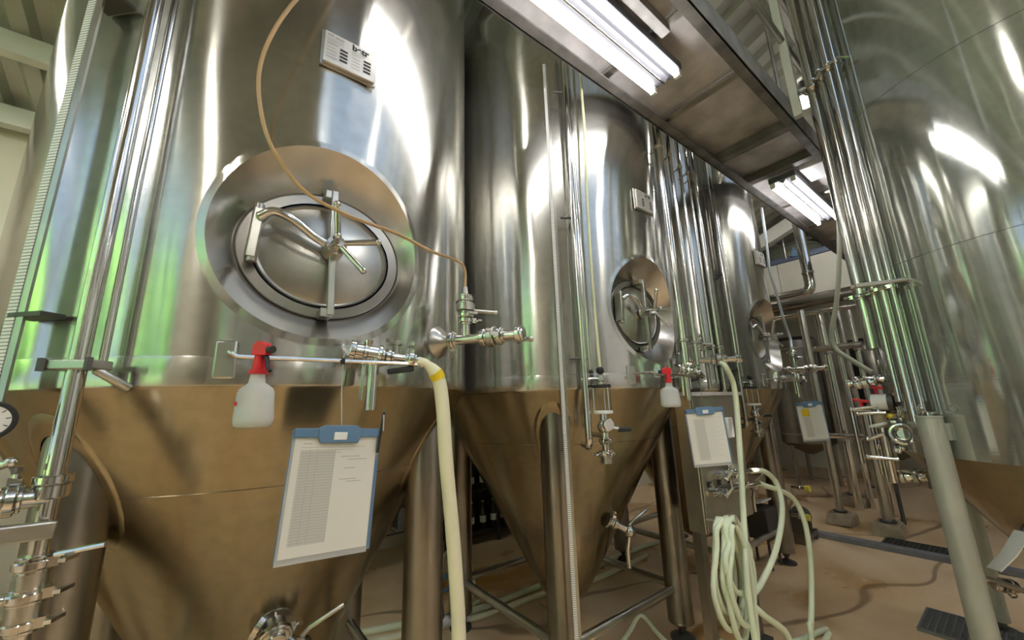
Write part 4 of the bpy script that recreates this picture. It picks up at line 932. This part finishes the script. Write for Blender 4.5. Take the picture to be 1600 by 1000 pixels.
MB().cyl(b_, b_ + (b_ - a_) * .35, .05, n=22).build('actuator_cap', 'dark_steel', gm)
MB().cyl(GQ(1372, 645), GQ(1380, 668), .03, n=16).build('copper_sleeve', 'concrete', gm)
for px, py in ((1338, 600), (1352, 598), (1368, 594), (1396, 660), (1420, 640), (1425, 700), (1408, 745), (1430, 745), (1390, 700)):
    c = GQ(px, py, random.uniform(-.05, .1)); butterfly(gm, c, (random.uniform(-.3, .3), 1, random.uniform(-.3, .3)), random.uniform(.012, .02), V(random.uniform(-.4, 0), -.9, random.uniform(-.2, .3)), .07)
for px, py in ((1345, 626), (1367, 605)):
    c = GQ(px, py); MB().box(c, (.02, .075, .016), Matrix.Rotation(.2, 3, 'X')).cyl(c, c + V(0, 0, -.04), .008, n=8).build('red_lever', 'red_plastic', gm, bevel=.003)
for (xa, ya), (xb, yb) in (((1398, 616), (1428, 615)), ((1408, 655), (1432, 657)), ((1356, 714), (1405, 718)), ((1356, 686), (1382, 678)), ((1330, 640), (1372, 634)), ((1340, 646), (1385, 645)), ((1340, 594), (1382, 592))):
    MB().cyl(GQ(xa, ya, -.03), GQ(xb, yb, -.03), .010, n=10).sphere(GQ(xa, ya, -.03), .014, 10).build('lever', 'polished_steel', gm)
MB().torus(GQ(1411, 678, -.03), GQ(1411, 678) - CAM, .052, .010, 28, 8).torus(GQ(1411, 678, -.03), GQ(1411, 678) - CAM, .03, .006, 24, 6).build('clamp_ring', 'polished_steel', gm)
MB().cyl(GQ(1411, 678, -.03), GQ(1411, 678, .08), .028, n=18).build('valve_body', 'satin_steel', gm)
MB().torus(GQ(1372, 664, -.04), (0, .3, 1), .035, .009, 20, 8).build('white_loop', 'white_plastic', gm)
MB().cyl(GQ(1388, 648), GQ(1394, 652), .016, n=10).build('yellow_cap', 'yellow_tape', gm)
MB().box(GQ(1392, 715, .05), (.06, .05, .17)).build('paper_tag', 'print_pale', gm, smooth=False)
# small fitting on the leg cap and low fittings under the grey tank
c = V(lp.x, lp.y, 1.40)
sc = thing('bleed_fitting', 'small steel ring fitting resting on the leg cap of the grey tank', 'fitting', c + V(0, 0, -.02))
MB().torus(c + V(-.015, .02, .01), (.4, -1, 0), .02, .006, 20, 8).cyl(c + V(0, 0, -.02), c + V(0, 0, 0), .012, n=10).build('ring', 'polished_steel', sc)
MB().cyl(c + V(.0, 0, -.012), c + V(.03, -.03, .0), .007, n=8).build('stub', 'polished_steel', sc)
A_, B_, C_, D_ = onC(1543, 887, GX, GY, .80), onC(1565, 894, GX, GY, .80), onC(1614, 834, GX, GY, .66), onC(1586, 829, GX, GY, .66)
M1, M2 = A_.lerp(D_, .48) + V(0, 0, -.012), B_.lerp(C_, .48) + V(0, 0, -.012); nn = (B_ - A_).cross(D_ - A_).normalized() * .005
spm = MB()
for q4 in ((A_, B_, M2, M1), (M1, M2, C_, D_)):
    spm.add(list(q4) + [p + nn for p in q4], [(0, 1, 2, 3), (7, 6, 5, 4), (0, 4, 5, 1), (1, 5, 6, 2), (2, 6, 7, 3), (3, 7, 4, 0)])
spt = thing('splash_plate', 'bright bent steel plate under the cone of the grey tank', 'plate', A_)
spm.build('plate', 'white_plastic', spt, smooth=False)
MB().cyl(C_.lerp(D_, .5), C_.lerp(D_, .5) + V(.05, -.03, .06), .012, n=8).build('fixing', 'dark_steel', spt)
lv = onC(1570, 915, GX, GY, .55)
lo = thing('bottom_valve', 'steel bottom pipework under the grey tank cone', 'valve', lv)
pipe(lo, 'pipe', [onC(1546, 905, GX, GY, .6), onC(1605, 925, GX, GY, .6)], .013); pipe(lo, 'drop_pipe', [lv + V(.1, -.1, 0), V(lv.x + .1, lv.y - .1, .0)], .03, 'leg_steel')
butterfly(lo, lv, (.6, -.8, 0), .018, V(-.5, -.2, .6), .08)
# ------------------------------------------------------------------ far end of the hall
# kerb, blocks, posts, mats, grate
tag(MB().box((5.43, .9, .025), (.10, 3.4, .05)).build('kerb', 'kerb_grey', smooth=False, bevel=.006), 'low grey kerb strip across the floor at the end of the aisle', 'kerb')
def post(px, py, r_, h, label, bs):
    c = onZ(px, py, .0); t = thing('floor_post', label, 'post', (c.x, c.y, 0), 'steel posts on concrete blocks'); rnd_ = random.Random(px)
    bl = MB(); rings = []
    for z, s_ in ((0, 1.0), (.02, 1.04), (.10, .97), (.125, .86)):
        rings.append([V(c.x + a * bs * s_ * rnd_.uniform(.93, 1.07), c.y + b * bs * .8 * s_ * rnd_.uniform(.93, 1.07), z) for a, b in ((-1, -1), (0, -1.08), (1, -1), (1.08, 0), (1, 1), (0, 1.08), (-1, 1), (-1.08, 0))])
    bl.loft(rings); bl.build('concrete_block', 'concrete', t, ang=20)
    MB().cyl((c.x, c.y, .12), (c.x, c.y, h), r_, n=16).build('post_tube', 'satin_steel', t)
    MB().ring((c.x, c.y, .14), (0, 0, 1), r_ * 1.6, .02).build('collar', 'dark_steel', t)
    return c
def ph(px, py): return onX(px, 476, onZ(px, py, 0).x).z
cA = post(1317, 818, .042, ph(1280, 818), 'steel post on a round edged block next to the kerb side fermenter', .15)
cB = post(1338, 789, .05, ph(1290, 789), 'steel post standing farther back in the dark', .17)
cC = post(1392, 836, .045, 1.35, 'short steel post on a chunky block beside the dark floor mat', .15)
cD = post(1372, 776, .04, ph(1320, 776), 'thin steel post right at the back behind the valve manifold', .15)
def grate(xa, xb, ya, yb, nx, ny, label, mat, name='drain_grate', grp=None):
    t = thing(name, label, 'grate', ((xa + xb) / 2, (ya + yb) / 2, 0), grp)
    MB().box(((xa + xb) / 2, (ya + yb) / 2, .003), (xb - xa - .01, yb - ya - .01, .004)).build('pit_shade', 'pit_dark', t, smooth=False)  # thin black sheet standing in for the shade under the bars
    fr_ = MB()
    for x in (xa, xb): fr_.box((x, (ya + yb) / 2, .01), (.014, yb - ya + .014, .02))
    for y in (ya, yb): fr_.box(((xa + xb) / 2, y, .01), (xb - xa, .014, .02))
    fr_.build('frame', mat, t, smooth=False)
    base = None
    for k in range(1, nx):
        x = xa + (xb - xa) * k / nx
        if base is None: base = MB().box((x, (ya + yb) / 2, .012), (.009, yb - ya, .012)).build('bearing_bar', mat, t, smooth=False); bx0 = x
        else: o = base.copy(); COL.objects.link(o); o.location = base.location + V(x - bx0, 0, 0)
    base = None
    for k in range(1, ny):
        y = ya + (yb - ya) * k / ny
        if base is None: base = MB().box(((xa + xb) / 2, y, .014), (xb - xa, .006, .010)).build('cross_bar', mat, t, smooth=False); by0 = y
        else: o = base.copy(); COL.objects.link(o); o.location = base.location + V(0, y - by0, 0)
grate(3.78, 4.16, .30, .72, 14, 12, 'square steel floor grate beside the grey tank leg', 'grate_grey')
grate(5.58, 5.82, .55, 1.20, 8, 18, 'dark slatted drain mat behind the kerb', 'dark_steel', 'drain_mat')
# mezzanine with cream fascia
MX = 8.0
mz = thing('mezzanine', 'cream fronted mezzanine floor with steel hand rails at the hall end', 'platform', (MX, 2.5, 2.9))
ya, yb = .2, 4.5
MB().box((MX + 1.2, (ya + yb) / 2, 3.93), (2.4, yb - ya, .10)).build('deck', 'slate_blue', mz, smooth=False)
for k in range(4):
    y0, y1 = ya + (yb - ya) * k / 4, ya + (yb - ya) * (k + 1) / 4
    MB().box((MX - .02, (y0 + y1) / 2, 3.54), (.03, y1 - y0 - .01, .66)).build('fascia_panel', 'fascia', mz, smooth=False)
MB().box((MX - .03, (ya + yb) / 2, 3.90), (.05, yb - ya, .05)).build('edge_trim', 'slate_blue', mz, smooth=False)
for z in (4.2, 4.4): MB().cyl((MX, ya, z), (MX, yb, z), .018, n=10).build('hand_rail', 'satin_steel', mz)
for y in (.3, 1.3, 2.2, 3.3, 4.4): MB().cyl((MX, y, 3.9), (MX, y, 4.45), .02, n=10).build('rail_post', 'satin_steel', mz)
for y in (.4, 4.3):
    for x in (MX + .1, MX + 2.2): MB().box((x, y, 1.94), (.12, .12, 3.88)).build('column', 'leg_steel', mz, smooth=False)
p = onX(1205, 380, 9.0)
gt = thing('settling_tank', 'pale green round tank standing on the mezzanine', 'tank', (9.0, p.y - .2, 3.98))
MB().lathe([(.60, 3.98), (.60, 4.36), (.58, 4.39), (.4, 4.43), (.02, 4.45)], (9.0, p.y - .2, 0), (0, 0, 1), 48).build('body', 'tank_cream_green', gt)
for z in (4.08, 4.22, 4.34): MB().torus((9.0, p.y - .2, z), (0, 0, 1), .602, .012, 48, 6).build('hoop', 'tank_cream_green', gt)
q_ = onX(1242, 397, 7.95); tag(MB().box(V(7.95, q_.y, 3.985), (.05, .08, .12)).cyl((7.95, q_.y, 4.04), (7.95, q_.y, 4.10), .015, n=8).build('signal_box', 'blue_plastic', bevel=.004), 'small blue box fixed to the mezzanine edge', 'box')
# big insulated pipes under the mezzanine edge
def duct(label, pts, r_, mat='polished_steel', rad=.12):
    t = thing('service_pipe', label, 'pipe', pts[0], 'service pipes at the hall end'); pipe(t, 'tube', bent(pts, rad, 6), r_, mat, 18)
    a, b = Vector(pts[0]), Vector(pts[-1])
    if len(pts) == 2 and a.z > 2:
        for y in (.35, 4.1): MB().cyl((a.x, y, a.z), (a.x, y, roof_z(y)), .008, n=6).build('hanger', 'dark_steel', t)
    if len(pts) == 2 and a.z < 2:
        for y in (min(a.y, b.y) + .05,): MB().cyl((a.x, y, 0), (a.x, y, a.z), .02, n=8).build('stand', 'dark_steel', t)
    for f in (.15, .85):
        k_ = a.lerp(b, f) if len(pts) == 2 else Vector(pts[0]).lerp(Vector(pts[1]), f)
        MB().ring(k_, (b - a) if len(pts) == 2 else (Vector(pts[1]) - a), r_ * 1.12, .03).build('pipe_band', 'satin_steel', t)
P0 = onX(1258, 362, 6.8); P1 = onX(1268, 455, 6.8); P2 = onX(1195, 470, 6.8)
duct('bright pipe dropping from the mezzanine and turning along its front', [V(6.8, P1.y, roof_z(P1.y) - .03), V(6.8, P1.y, P1.z), V(6.8, P2.y + .8, P1.z)], .07)
z2 = onX(1265, 472, 6.6).z
duct('thick dark pipe running level under the cream fascia', [V(6.6, .2, z2 + .02), V(6.6, 4.3, z2 + .02)], .085, 'leg_steel')
z3 = onX(1265, 489, 6.45).z
duct('thin bright pipe running level below the thick dark one', [V(6.45, .2, z3), V(6.45, 4.3, z3)], .03)
zb_ = onX(1280, 545, 6.6)
duct('elbow pipe bending down between the posts', [V(6.6, zb_.y - .45, zb_.z), V(6.6, zb_.y + .12, zb_.z), V(6.6, zb_.y + .12, 1.0)], .04, 'satin_steel', .08)
zc_ = onX(1310, 681, 6.6)
duct('level pipe at knee height behind the posts', [V(6.6, zc_.y - .5, zc_.z), V(6.6, zc_.y + .35, zc_.z)], .035, 'polished_steel')
# upright vessels and pipes in the shade under the mezzanine
def vessel(x, y, r_, z0, z1, label, mat='leg_steel'):
    t = thing('upright_vessel', label, 'vessel', (x, y, 0), 'vessels under the mezzanine')
    MB().lathe([(.06, z0 - r_ * .5), (r_ * .9, z0 - .04), (r_, z0), (r_, z1), (r_ * .85, z1 + .07), (.02, z1 + .11)], (x, y, 0), (0, 0, 1), 36).build('body', mat, t)
    for k in range(3):
        a_ = k * 2.094 + .5; MB().cyl((x + r_ * .85 * math.cos(a_), y + r_ * .85 * math.sin(a_), 0), (x + r_ * .85 * math.cos(a_), y + r_ * .85 * math.sin(a_), z0 + .1), .03, n=10).build('leg', mat, t)
    for z in (z0 + .15, z1 - .15): MB().torus((x, y, z), (0, 0, 1), r_ + .003, .012, 36, 6).build('band', 'satin_steel', t)
vessel(8.6, 2.55, .40, .7, 2.5, 'dull steel vessel under the mezzanine beside the elbow pipe')
vessel(9.3, 1.55, .38, .6, 2.4, 'dull steel vessel at the back between the posts')
vessel(8.9, 3.6, .42, .7, 2.6, 'dull steel vessel hidden mostly behind the kerb side fermenter')
vessel(9.0, .65, .34, .55, 2.3, 'narrow steel vessel beside the valve manifold under the mezzanine', 'slate_blue')
for k, (px, X_, r_, lab) in enumerate(((1303, 7.0, .045, 'upright pipe under the mezzanine next to the elbow pipe'), (1322, 7.2, .035, 'upright pipe under the mezzanine in line with the grey hose'), (1352, 6.9, .03, 'upright pipe under the mezzanine nearest the grey tank'))):
    b = onX(px, 600, X_); t = thing('shade_pipe', lab, 'pipe', (b.x, b.y, 0), 'upright pipes under the mezzanine'); pipe(t, 'tube', [(b.x, b.y, 0), (b.x, b.y, onX(px, 480, X_).z)], r_, 'polished_steel', 14)
    for z in (.9, 2.1): MB().ring((b.x, b.y, z), (0, 0, 1), r_ * 1.4, .03).build('joint', 'satin_steel', t)
hose('dull grey green hose looping down in front of the mezzanine', [onX(1308, 230, 4.4), onX(1311, 330, 4.4), onX(1311, 420, 4.4), onX(1306, 480, 4.4), onX(1299, 520, 4.4), onX(1306, 545, 4.4), onX(1330, 562, 4.35), onX(1362, 582, 4.3)], .019, 'hose_grey', grp='hoses at the hall end')
# pump trolley with yellow caps behind the third fermenter leg
pu = onZ(1240, 850, 0)
pm = thing('pump', 'small dark pump with two yellow capped valves on the floor by the kerb', 'pump', (pu.x, pu.y, 0))
c = onX(1247, 815, pu.x + .05); MB().cyl(c, c + V(.28, .06, 0), .10, n=24).lathe([(.10, 0), (.12, -.02), (.12, -.04), (.05, -.05)], c, V(.28, .06, 0), 24).build('motor', 'dark_steel', pm)
MB().box(V(c.x + .15, c.y + .03, c.z - .14), (.3, .2, .05)).build('bed_plate', 'leg_steel', pm, smooth=False)
for dx in (0, .3): MB().box(V(c.x + dx, c.y + .03, (c.z - .15) / 2), (.04, .18, c.z - .15)).build('stand', 'leg_steel', pm, smooth=False)
for px, py in ((1258, 763), (1258, 808)):
    q_ = onX(px, py, pu.x - .1); MB().cyl(q_ + V(0, .12, 0), q_, .016, n=12).ring(q_ + V(0, .05, 0), (0, 1, 0), .03, .02).build('valve', 'polished_steel', pm)
    MB().cyl(q_, q_ + V(.0, -.04, 0), .032, n=16).build('yellow_cap', 'yellow_plastic', pm)
MB().tube(spline([onX(1258, 763, pu.x - .1) + V(0, .12, 0), onX(1240, 775, pu.x), c + V(0, .06, .12), c + V(0, .02, .05)], 6), .014, 8).build('suction_pipe', 'satin_steel', pm)
q_ = onX(1192, 800, 4.2)
eb = thing('equipment_box', 'dark floor box with a pale sloping lid below the kerb side fermenter', 'box', (4.2, q_.y, 0))
MB().box((4.2, q_.y + .05, q_.z - .08), (.26, .26, .26)).build('body', 'dark_steel', eb, bevel=.01)
MB().box((4.2, q_.y + .03, q_.z + .085), (.24, .17, .012), Matrix.Rotation(-.3, 3, 'X')).build('lid', 'white_plastic', eb, smooth=False)
for a_ in (-.12, .12):
    for b_ in (-.12, .12): MB().cyl((4.2 + a_ * .8, q_.y + .05 + b_ * .8, 0), (4.2 + a_ * .8, q_.y + .05 + b_ * .8, q_.z - .19), .012, n=8).build('leg', 'dark_steel', eb)
# ------------------------------------------------------------------ along the back wall
# wire shelf with cartons
SX0, SX1, SY0, SY1 = .35, 2.05, 4.02, 4.45
sh = thing('wire_shelf', 'low wire shelf holding cartons against the cream wall', 'shelf', ((SX0 + SX1) / 2, (SY0 + SY1) / 2, 0))
for x in (SX0, SX1):
    for y in (SY0, SY1): MB().cyl((x, y, 0), (x, y, 1.7), .014, n=8).build('post', 'dark_steel', sh)
for z in (.30, .95, 1.6):
    MB().tube([(SX0, SY0, z), (SX1, SY0, z), (SX1, SY1, z), (SX0, SY1, z)], .008, 6, closed=True).build('shelf_rim', 'dark_steel', sh)
    base = None
    for k in range(1, 18):
        x = SX0 + (SX1 - SX0) * k / 18
        if base is None: base = MB().cyl((x, SY0, z), (x, SY1, z), .004, n=5).build('wire', 'dark_steel', sh); x0_ = x
        else: o = base.copy(); COL.objects.link(o); o.location = base.location + V(x - x0_, 0, 0)
def carton(x, y, z, sx, sy, sz, label, red=False, dark=False, grp='cartons on the wire shelf', rot=0):
    t = thing('carton', label, 'box', (x, y, z), grp); R_ = Matrix.Rotation(rot, 3, 'Z')
    MB().box((x, y, z + sz / 2), (sx, sy, sz), R_).build('body', 'cardboard' if not dark else 'kerb_grey', t, smooth=False, bevel=.004)
    MB().box(V(x, y, z + sz + .002) + R_ @ V(0, 0, 0), (sx * .98, .05, .004), R_).build('tape', 'print_pale', t, smooth=False)
    for s_ in (-1, 1): MB().box(V(x, y, z + sz + .001) + R_ @ V(0, s_ * sy * .25, 0), (sx * .99, sy * .47, .004), R_).build('flap', 'cardboard' if not dark else 'kerb_grey', t, smooth=False)
    if red:
        MB().box(V(x, y, z + sz * .45) + R_ @ V(sx * .12, -sy / 2 - .001, 0), (.08, .002, .09), R_).build('red_label', 'red_plastic', t, smooth=False)
        MB().box(V(x, y, z + sz * .1) + R_ @ V(0, -sy / 2 - .001, 0), (sx * .9, .002, .05), R_).build('white_stripe', 'paper', t, smooth=False)
carton(1.02, 4.2, .31, .30, .3, .34, 'brown carton with red label and white stripe on the wire shelf', True)
carton(1.36, 4.2, .31, .30, .3, .42, 'tall brown carton with red label on the lower shelf', True)
carton(1.78, 4.2, .31, .34, .3, .20, 'low grey carton at the end of the lower shelf', False, True)
carton(1.74, 4.22, .53, .26, .24, .30, 'brown carton stacked on the low grey carton')
carton(.62, 4.2, .31, .36, .3, .40, 'plain brown carton at the window end of the lower shelf')
carton(.75, 4.2, .96, .45, .3, .38, 'wide brown carton on the middle wire shelf')
carton(1.4, 4.2, .96, .5, .3, .30, 'long brown carton on the middle shelf')
# black rack of dark bottles
BX0, BX1, BY0, BY1 = 2.12, 3.45, 4.0, 4.4
br = thing('bottle_rack', 'black steel rack full of dark bottles by the cream wall', 'rack', ((BX0 + BX1) / 2, (BY0 + BY1) / 2, 0))
for x in (BX0, (BX0 + BX1) / 2, BX1):
    for y in (BY0, BY1): MB().box((x, y, .95), (.035, .035, 1.9)).build('upright', 'rack_black', br, smooth=False)
levels = (.12, .55, .98, 1.41, 1.84)
for z in levels: MB().box(((BX0 + BX1) / 2, (BY0 + BY1) / 2, z), (BX1 - BX0, BY1 - BY0, .025)).build('shelf_board', 'rack_black', br, smooth=False)
MB().box(((BX0 + BX1) / 2, BY1 + .02, .95), (BX1 - BX0, .015, 1.9)).build('back_panel', 'rack_black', br, smooth=False)
proto = None; rnd = random.Random(12)
caps = ['bottle_glass_dark']
for li, z in enumerate(levels[:4]):
    for k in range(9):
        x = BX0 + .09 + k * (BX1 - BX0 - .18) / 8; y = BY0 + .10 + rnd.uniform(0, .04)
        lab = 'dark brown glass bottle standing on the %s board of the black rack' % ('lowest', 'second lowest', 'middle', 'second highest')[li]
        if proto is None:
            proto = thing('beer_bottle', lab, 'bottle', (x, y, z + .0125), 'dark bottles in the black rack')
            MB().lathe([(.034, 0), (.036, .006), (.036, .16), (.030, .19), (.014, .23), (.013, .27), (.015, .275)], (x, y, z + .0125), (0, 0, 1), 14).build('body', 'bottle_glass_dark', proto)
            MB().lathe([(.0362, .06), (.0362, .13)], (x, y, z + .0125), (0, 0, 1), 14).build('paper_label', 'paper', proto)
            MB().cyl((x, y, z + .2870), (x, y, z + .297), .016, n=12).build('cap', 'yellow_plastic', proto); p0 = Vector((x, y, z))
        else: copy_tree(proto, V(x, y, z) - p0, lab)
# cartons stacked by the wall, left of the first fermenter
c0 = onY(12, 850, 3.2)
carton(-1.30, 3.15, 0, .50, .45, .44, 'large brown carton on the floor at the bottom of the stack', grp='cartons stacked by the wall')
carton(-1.30, 3.15, .45, .48, .45, .42, 'large brown carton in the middle of the stack', grp='cartons stacked by the wall')
carton(-1.28, 3.17, .88, .46, .42, .40, 'large brown carton on top of the stack', grp='cartons stacked by the wall')
carton(-.72, 3.3, 0, .48, .42, .46, 'brown carton standing on the floor beside the stack', grp='cartons stacked by the wall')
# blue spanner-like tool and its swivel lying between the legs
bt = onZ(690, 985, 0)
bh = thing('hose_nozzle', 'blue plastic hose nozzle with white swivel lying behind a fermenter leg', 'nozzle', (bt.x, bt.y, 0))
MB().cyl(V(bt.x, bt.y, .035), V(bt.x - .05, bt.y + .03, .40), .028, .022, 14).build('grip', 'slate_blue', bh)
MB().torus(V(bt.x + .03, bt.y, .28), (0, 1, .2), .05, .014, 20, 8).build('trigger_guard', 'blue_plastic', bh)
MB().cyl(V(bt.x, bt.y, .05), V(bt.x + .16, bt.y - .03, .05), .035, n=16).torus(V(bt.x + .17, bt.y - .03, .055), (1, 0, 0), .04, .012, 20, 8).build('swivel', 'white_plastic', bh)
# ------------------------------------------------------------------ behind the camera: unseen pipes and tanks added to streak the steel's reflections
for k, x in enumerate((-3.0, -.9, 1.9, 5.6)):
    t = thing('reflection_pipe', ('unseen steel pipe added on the white aisle wall by the window', 'unseen steel pipe added on the white aisle wall facing the first fermenter', 'unseen steel pipe added on the white aisle wall facing the sight glass fermenter', 'unseen steel pipe added on the white aisle wall behind the grey tank')[k], 'pipe', (x, -4.35, 0), 'pipes added for reflections')
    pipe(t, 'tube', [(x, -4.35, 0), (x, -4.35, 3.6)], .06, 'leg_steel', 16)
    for z in (.8, 2.4): MB().box((x, -4.43, z), (.18, .12, .05)).build('wall_bracket', 'dark_steel', t, smooth=False)
def vessel2(x, y, r_, label):
    t = thing('reflection_tank', label, 'tank', (x, y, 0), 'tanks added for reflections')
    MB().lathe([(.05, .35), (r_, .75), (r_, 3.3), (r_ * .7, 3.55), (.02, 3.62)], (x, y, 0), (0, 0, 1), 64).build('shell', 'shell_steel_matte', t)
    for k in range(4):
        a_ = .785 + k * 1.571; MB().cyl((x + r_ * .8 * math.cos(a_), y + r_ * .8 * math.sin(a_), 0), (x + r_ * .8 * math.cos(a_), y + r_ * .8 * math.sin(a_), .8), .05, n=14).build('leg', 'leg_steel', t)
    for z in (1.2, 2.4, 3.1): MB().torus((x, y, z), (0, 0, 1), r_ + .002, .012, 64, 6).build('band', 'satin_steel', t)
vessel2(-2.1, -3.1, .85, 'unseen steel tank added across the aisle near the window wall')
vessel2(1.0, -3.4, .8, 'unseen steel tank added across the aisle near the skylight lamp')
vessel2(5.9, -1.6, .85, 'unseen steel tank added next in line behind the grey tank')
